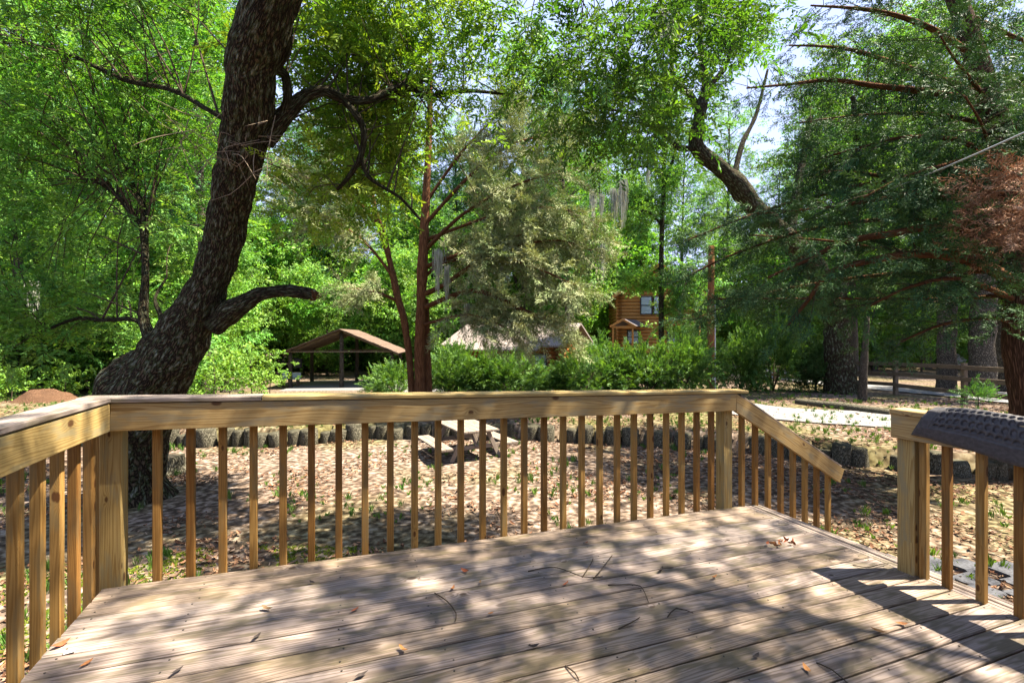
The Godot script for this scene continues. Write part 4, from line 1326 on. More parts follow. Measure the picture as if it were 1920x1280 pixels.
func make_centre_cedar() -> void:
	var z := 12.5
	var base := Vector3((788.0 - 960.0) / FOCAL * z, 0.25, -z)
	var o := thing("red_cedar", "cedar with twin reddish peeling stems rising behind the railing", "tree", base)
	var rows := [[[789, 790, z, 28], [787, 735, z, 20], [786, 660, z, 18], [789, 580, z, 17], [791, 520, z, 21], [795, 440, z, 18], [800, 340, z, 14], [806, 200, z, 10], [806, 60, z, 6]],
		[[775, 780, z, 16], [771, 720, z, 13], [766, 660, z, 12], [757, 600, z, 13], [744, 550, z, 13], [733, 500, z, 11], [722, 455, z, 12], [705, 400, z, 9], [690, 320, z, 6]],
		[[800, 785, z + 0.2, 22], [802, 720, z + 0.2, 15], [801, 640, z + 0.3, 12], [799, 560, z + 0.3, 9]]]
	for r in rows:
		var k := px_limb(r)
		part("trunk", limb_mesh(shifted(k[0], base), k[1], 16, 0.16, 0.08, 2.0), M.cedar_bark, o)
	var boughs := [[[798, 550, z, 12], [835, 532, 12.3, 9], [880, 500, 12.0, 7], [945, 452, 11.8, 4], [1010, 430, 11.7, 3]], [[798, 575, z, 10], [880, 545, 12.0, 9], [935, 560, 11.6, 9], [1000, 590, 11.4, 8], [1068, 612, 11.3, 4]], [[795, 470, z, 9], [870, 400, 12.2, 6], [960, 350, 12.0, 4], [1050, 320, 11.8, 3]], [[797, 420, z, 8], [880, 330, 12.4, 6], [960, 270, 12.4, 4], [1060, 250, 12.5, 3]], [[798, 380, z, 7], [870, 280, 12.6, 5], [950, 200, 12.8, 3]], [[795, 500, z, 8], [900, 470, 11.6, 6], [1000, 500, 11.2, 5], [1090, 540, 11.0, 3]], [[738, 520, z, 7], [680, 450, 12.3, 5], [600, 400, 12.2, 3]], [[715, 430, z, 6], [650, 360, 12.4, 5], [560, 330, 12.3, 3]], [[748, 565, z, 7], [700, 546, 12.3, 5], [648, 541, 12.2, 3]], [[795, 520, z, 7], [850, 470, 13.2, 5], [930, 420, 13.4, 3]], [[790, 610, z, 6], [880, 590, 11.7, 5], [960, 620, 11.4, 3]], [[800, 330, z, 6], [720, 250, 12.4, 4], [640, 230, 12.4, 3]], [[796, 500, z, 8], [930, 470, 12.0, 6], [1040, 450, 11.8, 4], [1110, 470, 11.8, 3]], [[797, 450, z, 7], [940, 400, 12.0, 5], [1050, 390, 11.8, 4], [1100, 420, 11.8, 3]]]
	var h := Heap.new()
	var wood := begin()
	for r in boughs:
		var k := px_limb(r)
		part("bough", limb_mesh(shifted(k[0], base), k[1], 7, 0.15, 0.15), M.cedar_bark, o)
		feather(h, wood, k[0], 0.36, Vector2(0.5, 1.2), 0.12, Color(0.18, 0.25, 0.10), Color(0.31, 0.32, 0.17), Vector2(0.9, 1.5))
	part("twigs", mesh_of(wood), M.pale_twig, o, Transform3D(Basis.IDENTITY, -base), "stuff")
	heap_put(h, "crown", M.needle, o, base)

func make_right_cedar() -> void:
	var z := 7.4
	var base := Vector3((1950.0 - 960.0) / FOCAL * z, 0.25, -z)
	var o := thing("spreading_cedar", "dark spreading cedar with long arching boughs and a rusty dead patch", "tree", base)
	var tr := px_limb([[1950, 900, z, 80], [1935, 760, z, 62], [1920, 640, z, 56], [1908, 520, z, 52], [1895, 400, 7.5, 48], [1884, 300, 7.6, 46], [1858, 200, 7.8, 40], [1828, 100, 8.0, 34], [1795, 0, 8.2, 30], [1760, -120, 8.4, 22]])
	part("trunk", limb_mesh(shifted(tr[0], base), tr[1], 18, 0.16, 0.08, 3.0), M.dark_cedar, o)
	var boughs := [
		[[1908, 530, z, 24], [1850, 500, 7.2, 20], [1784, 481, 7.0, 17], [1704, 477, 6.9, 15], [1623, 491, 6.9, 12], [1558, 510, 7.0, 9], [1510, 570, 7.2, 6], [1478, 610, 7.4, 4]],
		[[1905, 470, z, 18], [1804, 432, 7.0, 17], [1752, 425, 6.9, 15], [1671, 438, 6.9, 13], [1581, 454, 7.0, 10], [1520, 485, 7.2, 7], [1440, 520, 7.5, 4]],
		[[1912, 565, z, 12], [1833, 532, 7.0, 9], [1780, 522, 6.9, 7], [1700, 540, 6.9, 5], [1620, 580, 7.0, 3]],
		[[1850, 182, 7.8, 16], [1765, 150, 7.7, 12], [1671, 116, 7.8, 9], [1580, 90, 8.0, 5], [1480, 85, 8.4, 3]],
		[[1856, 196, 7.8, 15], [1740, 172, 7.6, 12], [1645, 161, 7.6, 10], [1559, 150, 7.7, 7], [1480, 158, 8.0, 5], [1400, 165, 8.4, 3]],
		[[1835, 110, 8.0, 13], [1740, 50, 7.9, 10], [1640, 20, 8.0, 7], [1520, 10, 8.4, 3]],
		[[1800, 20, 8.2, 12], [1880, 60, 8.0, 9], [1960, 90, 7.8, 5]],
		[[1892, 360, 7.5, 14], [1780, 352, 7.2, 11], [1660, 372, 7.2, 8], [1540, 390, 7.5, 5], [1420, 400, 7.9, 3]],
		[[1896, 400, 7.5, 12], [1790, 378, 7.8, 9], [1650, 330, 8.2, 7], [1520, 320, 8.6, 4]],
		[[1880, 300, 7.6, 12], [1790, 262, 7.4, 9], [1690, 258, 7.4, 6], [1600, 280, 7.6, 4], [1530, 300, 7.9, 3]],
		[[1890, 330, 7.5, 8], [1900, 250, 7.2, 6], [1940, 180, 7.0, 3]],
		[[1908, 490, z, 10], [1820, 470, 8.0, 8], [1690, 470, 8.6, 6], [1540, 450, 9.2, 4], [1400, 440, 9.8, 3]],
		[[1905, 550, z, 9], [1800, 560, 7.8, 7], [1650, 560, 8.2, 5], [1480, 560, 8.8, 4], [1340, 560, 9.4, 3]],
		[[1870, 240, 7.7, 9], [1760, 215, 8.2, 7], [1620, 215, 8.6, 4], [1500, 230, 9.0, 3]],
		[[1892, 345, 7.5, 10], [1700, 335, 7.7, 8], [1520, 370, 8.2, 6], [1390, 410, 8.8, 4], [1290, 450, 9.2, 3]],
		[[1900, 430, 7.5, 10], [1700, 410, 8.2, 8], [1520, 430, 8.9, 6], [1380, 475, 9.4, 4], [1285, 520, 9.8, 3]],
		[[1905, 510, 7.5, 10], [1720, 510, 8.4, 8], [1540, 530, 9.2, 6], [1400, 560, 9.8, 4], [1300, 600, 10.2, 3]],
		[[1915, 610, z, 10], [1860, 596, 7.4, 7], [1770, 608, 7.4, 5], [1690, 640, 7.6, 3]],
		[[1850, 140, 7.9, 9], [1900, 150, 7.4, 7], [1960, 200, 7.0, 4]],
		[[1880, 270, 7.6, 9], [1800, 300, 6.9, 7], [1700, 330, 6.6, 4], [1620, 370, 6.6, 3]],
		[[1860, 200, 7.8, 9], [1830, 160, 7.0, 7], [1790, 110, 6.6, 4], [1760, 60, 6.4, 3]],
		[[1890, 320, 7.6, 8], [1860, 280, 6.9, 6], [1840, 230, 6.5, 4], [1810, 180, 6.3, 3]]]
	var h := Heap.new()
	var wood := begin()
	for r in boughs:
		var k := px_limb(r)
		part("bough", limb_mesh(shifted(k[0], base), k[1], 8, 0.15, 0.1), M.cedar_bark, o)
		feather(h, wood, k[0], 0.16, Vector2(0.25, 0.75), 0.125, Color(0.024, 0.072, 0.033), Color(0.075, 0.145, 0.045), Vector2(0.6, 1.05), 0.22)
	part("twigs", mesh_of(wood), M.twig, o, Transform3D(Basis.IDENTITY, -base), "stuff")
	heap_put(h, "crown", M.needle, o, base)
	var dead := Heap.new()
	var dw := begin()
	for r in [[[1905, 430, 7.0, 8], [1870, 380, 6.5, 6], [1850, 350, 6.4, 4]], [[1908, 450, 7.0, 8], [1880, 420, 6.4, 6], [1838, 402, 6.3, 4]], [[1905, 400, 7.0, 8], [1915, 350, 6.5, 6], [1925, 300, 6.2, 4]], [[1908, 470, 7.0, 8], [1900, 440, 6.4, 6], [1868, 438, 6.3, 3]], [[1905, 420, 7.0, 8], [1890, 370, 6.4, 6], [1870, 330, 6.1, 3]]]:
		feather(dead, dw, px_limb(r)[0], 0.0, Vector2(0.15, 0.34), 0.07, Color(0.30, 0.155, 0.085), Color(0.40, 0.25, 0.16), Vector2(0.6, 1.0), 0.25)
	part("dead_twigs", mesh_of(dw), M.pale_twig, o, Transform3D(Basis.IDENTITY, -base), "stuff")
	heap_put(dead, "dead_foliage", M.dry, o, base)

# the oak whose limb slants across the sky gap
func make_far_oak() -> void:
	var base := on_ground(1578, 738)
	var o := thing("crooked_oak", "old oak with a crooked limb reaching left across the bright sky gap", "tree", base)
	var z := -base.z
	var tr := px_limb([[1582, 750, z, 64], [1576, 715, z, 50], [1572, 650, z, 46], [1566, 590, z, 42], [1540, 520, 15.8, 40], [1480, 450, 15.0, 38], [1420, 395, 14.2, 36], [1379, 342, 13.8, 34], [1349, 315, 13.6, 30], [1308, 278, 13.4, 26], [1310, 232, 13.3, 22], [1318, 190, 13.2, 20], [1326, 160, 13.2, 18], [1318, 120, 13.2, 13], [1314, 60, 13.2, 9], [1330, -20, 13.2, 6]])
	part("trunk", limb_mesh(shifted(tr[0], base), tr[1], 16, 0.22, 0.12, 3.0), M.oak_bark, o)
	var pts: Array = curve(tr[0], tr[1], 0.4)[0].slice(12)
	pts.append_array(limbs(o, [[[1326, 165, 13.2, 13], [1345, 145, 13.2, 12], [1362, 122, 13.3, 8], [1380, 60, 13.4, 5]], [[1310, 210, 13.3, 15], [1296, 180, 13.2, 13], [1268, 157, 13.1, 12], [1240, 120, 13.0, 7], [1220, 50, 13.0, 4]], [[1306, 278, 13.4, 12], [1272, 276, 13.4, 11], [1240, 244, 13.3, 9], [1195, 215, 13.2, 6], [1140, 205, 13.0, 4]], [[1376, 335, 13.8, 12], [1392, 270, 14.2, 9], [1418, 215, 14.6, 7], [1440, 130, 15, 4]], [[1566, 600, z, 24], [1590, 480, 17, 18], [1610, 330, 17, 12], [1600, 180, 17, 8]], [[1480, 450, 15, 20], [1500, 330, 15.5, 14], [1520, 220, 16, 8]]], M.oak_bark, "limb", 9, 0.15, 0.15))
	var h := Heap.new()
	var wood := begin()
	clumps(h, wood, S.big, [px_blob(1290, 60, 13.5, 130, 110, 1.6, 16), px_blob(1200, 200, 13.2, 100, 90, 1.2, 12), px_blob(1380, 60, 14.5, 90, 70, 1.2, 8), px_blob(1600, 250, 17, 140, 160, 2.2, 26), px_blob(1520, 330, 17, 60, 80, 1.4, 8), px_blob(1700, 100, 17.5, 160, 120, 2, 20)], pts, 7, 0.4, Vector2(0.7, 1.1), Color(0.12, 0.23, 0.03), Color(0.06, 0.14, 0.025), false)
	part("twigs", mesh_of(wood), M.twig, o, Transform3D(Basis.IDENTITY, -base), "stuff")
	heap_put(h, "crown", M.leaf, o, base)

# a forest tree, built at the origin
func forest_tree(called: String, label: String, height: float, crown_from: float, wide: float, n: int, per: int, a: Color, b: Color, group: String, rad: float) -> Node3D:
	var o := thing(called, label, "tree", Vector3.ZERO, Basis.IDENTITY, group)
	var lean := Vector3(rf(-0.6, 0.6), 0, rf(-0.6, 0.6))
	var tp := [Vector3(0, -0.4, 0), lean * 0.1 + Vector3(0, height * 0.2, 0), lean * 0.5 + Vector3(0, height * 0.5, 0), lean + Vector3(0, height * 0.92, 0)]
	part("trunk", limb_mesh(tp, [rad * 1.35, rad, rad * 0.75, rad * 0.18], 9, 0.12, height / 14), M.grey_bark, o)
	var h := Heap.new()
	var wood := begin()
	for i in n:
		var t := float(i) / n
		var y := height * lerpf(crown_from, 1.0, pow(t, 0.85))
		var spread := wide * (0.35 + 0.65 * sin(PI * clampf((y / height - crown_from) / (1.05 - crown_from), 0.05, 1.0)))
		var ang := i * 2.4 + rf(-0.4, 0.4)
		var c := lean * (y / height) + Vector3(cos(ang), 0, sin(ang)) * spread * sqrt(rf(0.15, 1.0)) + Vector3(0, y, 0)
		var from := lean * (y / height) * 0.8 + Vector3(0, maxf(y - spread * 0.5, height * crown_from * 0.7), 0)
		var k := curve([from, from.lerp(c, 0.5) + Vector3(0, 0.2, 0), c], [0.05 * rad / 0.2, 0.03, 0.01], 0.9)
		tube(wood, k[0], k[1], 4)
		var g := rf(0.6, 1.2)
		var tone := Color(g * rf(0.8, 1.1), g, g * rf(0.9, 1.7))
		for j in per:
			var p := c + gauss3() * Vector3(0.62, 0.36, 0.62) * (wide / 3.0)
			heap_add(h, S.big[rng.randi() % 2], Transform3D(any_basis((p - c + Vector3(0, 0.1, 0)).normalized(), 0.4, rf(0.8, 1.5)), p), tint(a, b) * tone)
	part("twigs", mesh_of(wood), M.grey_bark, o, Transform3D.IDENTITY, "stuff")
	heap_put(h, "crown", M.leaf, o)
	return o

func again(o: Node3D, called: String) -> Node3D:
	var c: Node3D = o.duplicate()
	c.name = numbered(called)
	add_child(c)
	return c

func stand(o: Node3D, x: float, d: float, s: float) -> void:
	o.transform = Transform3D(Basis(Vector3.UP, rf(0, TAU)).scaled(Vector3(s, s * rf(0.92, 1.1), s)), Vector3(x, ground_y(x, d) - 0.05, -d))

func blocked(x: float, d: float, wide: float) -> bool:
	var u0 := 960.0 + FOCAL * (x - wide) / d
	var u1 := 960.0 + FOCAL * (x + wide) / d
	if d < 29 and u1 > 525 and u0 < 745:
		return true
	if d < 33 and u1 > 830 and u0 < 1060:
		return true
	if d < 39 and u1 > 1150 and u0 < 1290:
		return true
	if absf(x - 15.9) < 3.0:
		return true
	return false

func make_forest() -> void:
	var yellow := Color(0.25, 0.44, 0.05)
	var mid := Color(0.14, 0.34, 0.045)
	var dark := Color(0.09, 0.25, 0.05)
	var gT := "tall trees of the woods behind the yard"
	var proto := [forest_tree("forest_tree", "tall slender yellow-green leafy tree in the woods behind the yard", 21, 0.30, 2.5, 48, 10, yellow, mid, gT, 0.16), forest_tree("forest_tree", "very tall mid-green tree with the stoutest trunk in the woods", 25, 0.34, 2.9, 50, 10, mid, yellow, gT, 0.22), forest_tree("forest_tree", "lower yellow-green tree of the woods, branched well down its thin trunk", 18, 0.22, 2.6, 46, 10, yellow, mid, gT, 0.13), forest_tree("forest_tree", "tall dark blue-green leafy tree among the brighter woods", 23, 0.3, 2.8, 48, 10, dark, Color(0.08, 0.20, 0.06), gT, 0.19)]
	var used := [false, false, false, false]
	for row in [[19.5, 5.6], [23.5, 6.0], [28.0, 6.0], [33.0, 6.2], [38.0, 4.6], [43.0, 4.6], [49.0, 5.0], [56.0, 5.4]]:
		var x: float = -row[0] * 1.22 + rf(0, 2)
		while x < row[0] * 1.25:
			var d: float = row[0] + rf(-1.6, 1.6)
			var xx := x + rf(-1.2, 1.2)
			x += row[1]
			var u := 960.0 + FOCAL * xx / d
			if blocked(xx, d, 0.5) or (d < 27 and u > 760 and u < 1420) or (d < 37 and u > 430 and u < 860) or (u > 1360 and u < 1520 and d < 50) or (d < 24 and u > 1350):
				continue
			var k := rng.randi() % 4
			var o: Node3D = again(proto[k], "forest_tree") if used[k] else proto[k]
			used[k] = true
			stand(o, xx, d, rf(0.85, 1.2))
	# saplings and undergrowth
	var gS := "leafy saplings of the undergrowth"
	var sap := [forest_tree("leafy_sapling", "slim bright yellow-green leafy sapling in the undergrowth", 4.6, 0.12, 1.5, 26, 10, yellow, Color(0.12, 0.25, 0.03), gS, 0.04), forest_tree("leafy_sapling", "tall mid-green leafy sapling rising through the undergrowth", 6.2, 0.15, 1.8, 30, 10, mid, yellow, gS, 0.05), forest_tree("leafy_sapling", "low bushy leafy sapling filling the undergrowth", 3.2, 0.08, 1.4, 22, 10, mid, yellow, gS, 0.035)]
	var used2 := [false, false, false]
	for row in [[16.0, 3.0], [19.0, 2.9], [22.5, 3.0], [27.0, 3.2], [31.5, 3.2], [37.0, 3.4], [43.0, 3.6], [50.0, 4.0], [58.0, 4.6]]:
		var x: float = -row[0] * 1.2 + rf(0, 2)
		while x < row[0] * 1.2:
			var d: float = row[0] + rf(-1.0, 1.0)
			var xx := x + rf(-0.8, 0.8)
			x += row[1]
			var u := 960.0 + FOCAL * xx / d
			if blocked(xx, d, 1.3) or (d < 21 and u > 340 and u < 1500) or (d < 30 and u > 1290) or (d < 18 and u > 0 and u < 240):
				continue
			var k := rng.randi() % 3
			var o: Node3D = again(sap[k], "leafy_sapling") if used2[k] else sap[k]
			used2[k] = true
			stand(o, xx, d, rf(0.8, 1.25) * (1.0 if d < 35 else 1.7))
	# thin tree before the two-storey cabin
	var t := thing("thin_tree", "thin straight dark tree standing before the two-storey cabin", "tree", on_ground(1240, 715))
	var z := -t.position.z
	var rows := [[[1240, 722, z, 14], [1240, 650, z, 10], [1240, 540, z, 9], [1241, 440, z, 9], [1245, 330, z, 8], [1246, 250, z, 6], [1240, 150, z, 4]], [[1246, 335, z, 6], [1262, 300, z, 5], [1275, 240, z, 3]], [[1242, 425, z, 5], [1215, 395, z - 0.3, 4], [1185, 405, z - 0.5, 2]], [[1244, 330, z, 5], [1210, 312, z, 4], [1170, 320, z, 2]]]
	var pts := limbs(t, rows, M.oak_bark, "trunk", 8, 0.1, 0.3)
	var h := Heap.new()
	var wood := begin()
	clumps(h, wood, S.big, [px_blob(1200, 390, z, 70, 50, 1.2, 14), px_blob(1280, 330, z, 70, 70, 1.4, 16), px_blob(1200, 280, z, 80, 50, 1.4, 14), px_blob(1250, 180, z, 90, 70, 1.6, 16), px_blob(1290, 430, z, 60, 50, 1.2, 10), px_blob(1205, 522, z, 40, 16, 0.7, 9), px_blob(1275, 530, z, 40, 40, 0.8, 10), px_blob(1285, 600, z, 40, 50, 0.8, 12)], pts, 9, 0.45, Vector2(0.8, 1.2), yellow, mid, false)
	part("twigs", mesh_of(wood), M.twig, t, Transform3D(Basis.IDENTITY, -t.position), "stuff")
	heap_put(h, "crown", M.leaf, t, t.position)

func make_shrubs() -> void:
	var g := "rounded shrubs behind the railing"
	var lab := "rounded leafy green shrub in the row below the cabins"
	var rows := [[745, 15.5, 0.9, 0.95], [840, 15.0, 1.0, 1.25], [900, 15.5, 1.1, 1.35], [960, 15.2, 1.1, 1.05], [1030, 15.6, 1.0, 0.72], [1090, 15.2, 1.0, 1.25], [1150, 15.6, 1.1, 1.35], [1215, 15.2, 1.1, 1.45], [1275, 15.6, 1.1, 1.65], [1300, 18, 1.2, 2.0], [1120, 19, 1.3, 1.7], [980, 19.5, 1.3, 1.4], [860, 19, 1.2, 1.6], [1390, 18.5, 1.0, 1.9], [1450, 18.5, 1.1, 2.3], [715, 18.5, 0.8, 0.9]]
	var first: Array = []
	var protos := []
	for v in 3:
		var o := thing("leafy_shrub", lab, "shrub", Vector3.ZERO, Basis.IDENTITY, g)
		var h := Heap.new()
		var wood := begin()
		for i in 9:
			var a := rf(0, TAU)
			var c := curve([Vector3.ZERO, Vector3(cos(a) * 0.3, 0.45, sin(a) * 0.3), Vector3(cos(a) * 0.7, 0.9, sin(a) * 0.7)], [0.02, 0.013, 0.005], 0.2)
			tube(wood, c[0], c[1], 4)
		for i in 55:
			var c := gauss3().normalized() * pow(rng.randf(), 0.33) * Vector3(0.95, 0.62, 0.95) + Vector3(0, 0.5, 0)
			if c.y < 0.03:
				continue
			for j in 16:
				var p := c + gauss3() * 0.12
				heap_add(h, S.shrub[rng.randi() % 2], Transform3D(any_basis((p - Vector3(0, 0.2, 0)).normalized(), 0.4, rf(0.8, 1.5)), p), tint(Color(0.05, 0.13, 0.03), Color(0.12, 0.22, 0.04)))
		part("stems", mesh_of(wood), M.twig, o, Transform3D.IDENTITY, "stuff")
		heap_put(h, "foliage", M.leaf, o)
		protos.append(o)
		first.append(true)
	for i in rows.size():
		var r: Array = rows[i]
		var k := i % 3
		var o: Node3D = protos[k] if first[k] else again(protos[k], "leafy_shrub")
		first[k] = false
		var x: float = (r[0] - 960.0) / FOCAL * r[1]
		o.transform = Transform3D(Basis(Vector3.UP, rf(0, TAU)).scaled(Vector3(r[2], r[3] * 0.95, r[2])), Vector3(x, ground_y(x, r[1]), -r[1]))
	# broad-leaved saplings by the left stumps
	var lab2 := "low sapling with big star-shaped pale green leaves by the stumps"
	for q in [[400, 15.0, 1.4], [330, 14.5, 1.0], [470, 16.0, 1.3], [430, 17.5, 1.9], [20, 15.5, 0.9], [120, 17, 1.0], [505, 19, 1.6]]:
		var x: float = (q[0] - 960.0) / FOCAL * q[1]
		var o := thing("broadleaf_sapling", lab2, "sapling", Vector3(x, ground_y(x, q[1]), -q[1]), Basis.IDENTITY, "broad-leaved saplings at the wood edge")
		part("stem", limb_mesh([Vector3(0, -0.1, 0), Vector3(0.03, q[2] * 0.5, 0), Vector3(0.0, q[2], 0.02)], [0.02, 0.015, 0.006], 6, 0.0, 0.3), M.twig, o)
		var h := Heap.new()
		for i in 46:
			var p := Vector3(0, q[2] * rf(0.2, 1.05), 0) + gauss3() * Vector3(0.42, 0.12, 0.42)
			heap_add(h, S.maple[0], Transform3D(any_basis(Vector3(p.x, 0.1, p.z).normalized(), 0.3, rf(0.6, 1.0)), p), tint(Color(0.20, 0.34, 0.05), Color(0.12, 0.26, 0.035)))
		heap_put(h, "foliage", M.leaf, o)
	# near-black evergreen under the crooked oak, small green shrub by the fence
	var base := on_ground(1530, 735)
	var o := thing("evergreen_bush", "dense dark green evergreen bush at the foot of the crooked oak", "bush", base)
	var h := Heap.new()
	for i in 900:
		var p := gauss3().normalized() * pow(rng.randf(), 0.33) * Vector3(0.75, 0.95, 0.7) + Vector3(0, 0.8, 0)
		heap_add(h, S.shrub[i % 2], Transform3D(any_basis(p.normalized(), 0.5, rf(1.0, 1.6)), p), tint(Color(0.045, 0.10, 0.03), Color(0.07, 0.13, 0.035)))
	part("stem", limb_mesh([Vector3(0, -0.1, 0), Vector3(0, 0.9, 0)], [0.05, 0.02], 6), M.twig, o)
	heap_put(h, "foliage", M.needle, o)
	base = on_ground(1835, 768)
	o = thing("young_shrub", "small bright green shrub growing against the rail fence", "shrub", base)
	h = Heap.new()
	for i in 90:
		var p := gauss3() * Vector3(0.16, 0.12, 0.16) + Vector3(0, 0.34, 0)
		heap_add(h, S.oak[i % 3], Transform3D(any_basis((p - Vector3(0, 0.1, 0)).normalized(), 0.4, rf(0.6, 0.9)), p), tint(Color(0.06, 0.17, 0.04), Color(0.10, 0.22, 0.05)))
	part("stem", limb_mesh([Vector3(0, -0.1, 0), Vector3(0, 0.4, 0)], [0.02, 0.008], 6), M.twig, o)
	heap_put(h, "foliage", M.leaf, o)
	# trunks on the right beyond the drive
	for q in [[1775, 705, 30, 17.5, "straight grey trunk behind the fence, nearest the drive"], [1842, 715, 40, 16.5, "thick grey trunk beyond the fence"], [1893, 705, 40, 18.5, "broad grey trunk beside the pale house"], [1618, 762, 14, 14.6, "short thin bare trunk on the leafy bank"]]:
		var z: float = q[3]
		var b := Vector3((q[0] - 960.0) / FOCAL * z, 0, -z)
		b.y = ground_y(b.x, z)
		var tree := thing("roadside_tree", q[4], "tree", b)
		var r: float = q[2] * 0.5 / FOCAL * z
		var top := 9.0 if q[2] > 20 else 2.6
		part("trunk", limb_mesh([Vector3(0, -0.3, 0), Vector3(0, 0.4, 0), Vector3(0.05, top * 0.5, 0), Vector3(0.15, top, 0)], [r * 1.35, r, r * 0.9, r * 0.5], 12, 0.14, 0.2), M.grey_bark, tree)
		var hh := Heap.new()
		var wood := begin()
		if q[2] > 20:
			clumps(hh, wood, S.big, [[b + Vector3(0.3, 7.5, 0), Vector3(2.4, 3.0, 2.4), 34]], [b + Vector3(0, 5, 0), b + Vector3(0.1, 7.5, 0)], 8, 0.5, Vector2(0.8, 1.2), mid_green(), Color(0.05, 0.13, 0.025), false)
			part("twigs", mesh_of(wood), M.twig, tree, Transform3D(Basis.IDENTITY, -b), "stuff")
			heap_put(hh, "crown", M.leaf, tree, b)

func mid_green() -> Color:
	return Color(0.10, 0.21, 0.03)

func make_beards() -> void:
	var rows := [[822, 470, 11.9, 1.3], [838, 500, 11.9, 1.0], [876, 570, 11.8, 0.8], [868, 590, 11.7, 0.7], [1168, 340, 20.0, 2.2], [1150, 355, 20.2, 1.7], [1155, 362, 20.3, 1.4], [1112, 358, 21.0, 1.8], [1128, 365, 20.5, 1.3], [1215, 318, 22.0, 1.0], [684, 60, 6.2, 0.9], [684, 105, 6.2, 0.7], [1245, 20, 6.2, 0.8], [1262, 40, 6.2, 0.9], [1130, 460, 20, 1.6], [905, 455, 12.2, 0.7], [940, 500, 11.7, 0.6], [62, 530, 13, 1.3], [1010, 520, 11.4, 0.6]]
	for i in rows.size():
		var r: Array = rows[i]
		var o := part("hanging_moss", S.beard[i % 3], M.moss_beard)
		var c := Color(0.26, 0.265, 0.21)
		o.material_override = M.beard_grey
		o.transform = Transform3D(Basis(Vector3.UP, rf(0, TAU)).scaled(Vector3(r[3] * 0.8, r[3], r[3] * 0.8)), px(r[0], r[1], r[2]))
		tag(o, "grey beard of moss hanging from the branches", "moss", "hanging moss beards")

func make_far_house() -> void:
	var d := 37.0
	var o := thing("pale_house", "pale pinkish house glimpsed through trees beyond the street", "house", Vector3(38.5, -0.2, -d), Basis(Vector3.UP, -0.5))
	for i in 12:
		part("siding_board", board(Vector3(8.0, 0.22, 0.04), 0.006), M.siding, o, Transform3D(Basis(Vector3.RIGHT, 0.06), Vector3(0, 0.12 + 0.21 * i, 0)))
	part("wall", board(Vector3(8.0, 2.6, 5.0), 0.01), M.siding, o, Transform3D(Basis.IDENTITY, Vector3(0, 1.3, -2.56)))
	for s in [-1.0, 1.0]:
		roof_slab(o, "roof", Vector3(-4.5, 3.9, -2.5), Vector3(4.5, 3.9, -2.5), Vector3(0, -1.5, s * 3.1), M.shingle)
	window(o, Vector3(-2.0, 1.5, 0.06), 0, 0.8, 1.1)
	window(o, Vector3(1.5, 1.5, 0.06), 0, 0.8, 1.1)

# unseen house wall behind the camera, added to block sky light and shade the railing
func make_unseen_house_wall() -> void:
	var o := thing("unseen_house_wall", "unseen tan clapboard house wall behind the deck, added to block sky light", "house", dk(2.2, 3.76, 0), YAW)
	for i in 24:
		part("clapboard", board(Vector3(10.0, 0.155, 0.022), 0.003), M.clapboard, o, Transform3D(Basis(Vector3.RIGHT, 0.07), Vector3(0, -0.75 + 0.145 * i, 0.0)))
	part("sheathing", board(Vector3(10.0, 3.6, 0.1), 0.003), M.clapboard, o, Transform3D(Basis.IDENTITY, Vector3(0, 0.95, 0.075)))
	part("eave", board(Vector3(10.4, 0.16, 0.5), 0.005), M.clapboard, o, Transform3D(Basis.IDENTITY, Vector3(0, 2.82, -0.1)))

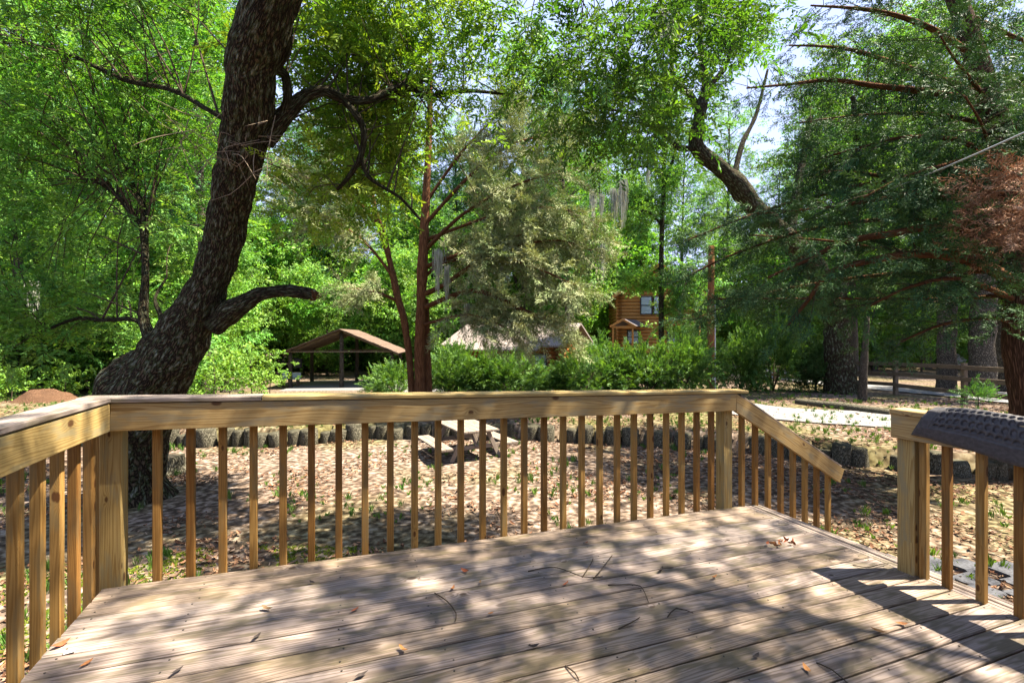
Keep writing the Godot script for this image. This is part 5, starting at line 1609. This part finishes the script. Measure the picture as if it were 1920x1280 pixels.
func _ready() -> void:
	# camera: level, 1.28 m above the deck, lens shifted down a hair
	var cam := Camera3D.new()
	cam.name = "camera"
	cam.projection = Camera3D.PROJECTION_FRUSTUM
	cam.near = 0.05
	cam.far = 400.0
	cam.size = 2.0 * cam.near * 640.0 / FOCAL
	cam.frustum_offset = Vector2(0, -(640.0 - HORIZON) / FOCAL * cam.near)
	cam.position = Vector3(0, EYE, 0)
	add_child(cam)
	cam.current = true
	var env := Environment.new()
	env.background_mode = Environment.BG_SKY
	var sky := Sky.new()
	var sm := ProceduralSkyMaterial.new()
	sm.sky_top_color = Color(0.55, 0.61, 0.77)
	sm.sky_horizon_color = Color(0.64, 0.68, 0.80)
	sm.sky_curve = 0.25
	sm.ground_bottom_color = Color(0.2, 0.17, 0.13)
	sm.ground_horizon_color = Color(0.5, 0.5, 0.45)
	sm.sun_angle_max = 1.0
	sky.sky_material = sm
	env.sky = sky
	env.background_energy_multiplier = 0.53
	env.tonemap_mode = Environment.TONE_MAPPER_LINEAR
	env.tonemap_exposure = 6.0
	env.sdfgi_enabled = true
	env.ssao_enabled = true
	env.ssil_enabled = true
	var we := WorldEnvironment.new()
	we.name = "environment"
	we.environment = env
	add_child(we)
	var sun := DirectionalLight3D.new()
	sun.name = "sun"
	sun.light_energy = 1.6
	sun.light_angular_distance = 0.53
	sun.light_color = Color(1.0, 0.955, 0.88)
	sun.shadow_enabled = true
	add_child(sun)
	sun.look_at_from_position(Vector3.ZERO, -SUN, Vector3.FORWARD)

	rng.seed = 20240607
	noise.seed = 9
	noise.frequency = 0.12
	noise.fractal_octaves = 3
	TILT = Basis(D1.normalized(), D2.cross(D1).normalized(), D2)
	YAW = Basis(Vector3(cos(ALPHA), 0, -sin(ALPHA)), Vector3.UP, D2)
	sun_holes = [[-1.9, 7.5, 2.5, 1.5, 0.97], [0.3, 7.1, 1.6, 1.2, 0.93], [-4.0, 8.6, 1.4, 0.8, 0.85], [2.5, 2.1, 1.1, 1.1, 0.9], [1.4, 2.9, 1.2, 0.8, 0.35]]
	for q in [[60, 836], [313, 836], [395, 837], [480, 836], [550, 834], [620, 829], [690, 824], [790, 822], [985, 825], [1143, 831], [1280, 840], [1430, 850], [1552, 868], [1679, 881], [1788, 890], [1920, 904], [2200, 935]]:
		var d: float = EYE * FOCAL / (q[1] - HORIZON)
		wall_line.append([(q[0] - 960.0) / FOCAL * d, d])
	make_materials()
	M.beard_grey = make_mat(Color(0.27, 0.275, 0.225), 0.9, 0.1)
	M.beard_grey.backlight_enabled = true
	M.beard_grey.backlight = Color(0.4, 0.4, 0.35)
	make_sprigs()
	make_ground()
	make_roads()
	make_deck()
	make_railing()
	make_mat_sheet()
	make_unseen_house_wall()
	make_log_edging()
	make_cabins()
	make_pavilion()
	make_far_house()
	make_fence()
	make_pole()
	make_picnic_table()
	make_stumps()
	make_leaning_oak()
	make_overhead_oak()
	make_centre_cedar()
	make_right_cedar()
	make_far_oak()
	make_forest()
	make_shrubs()
	make_beards()
	make_litter()
	print("built in ", Time.get_ticks_msec(), " ms")
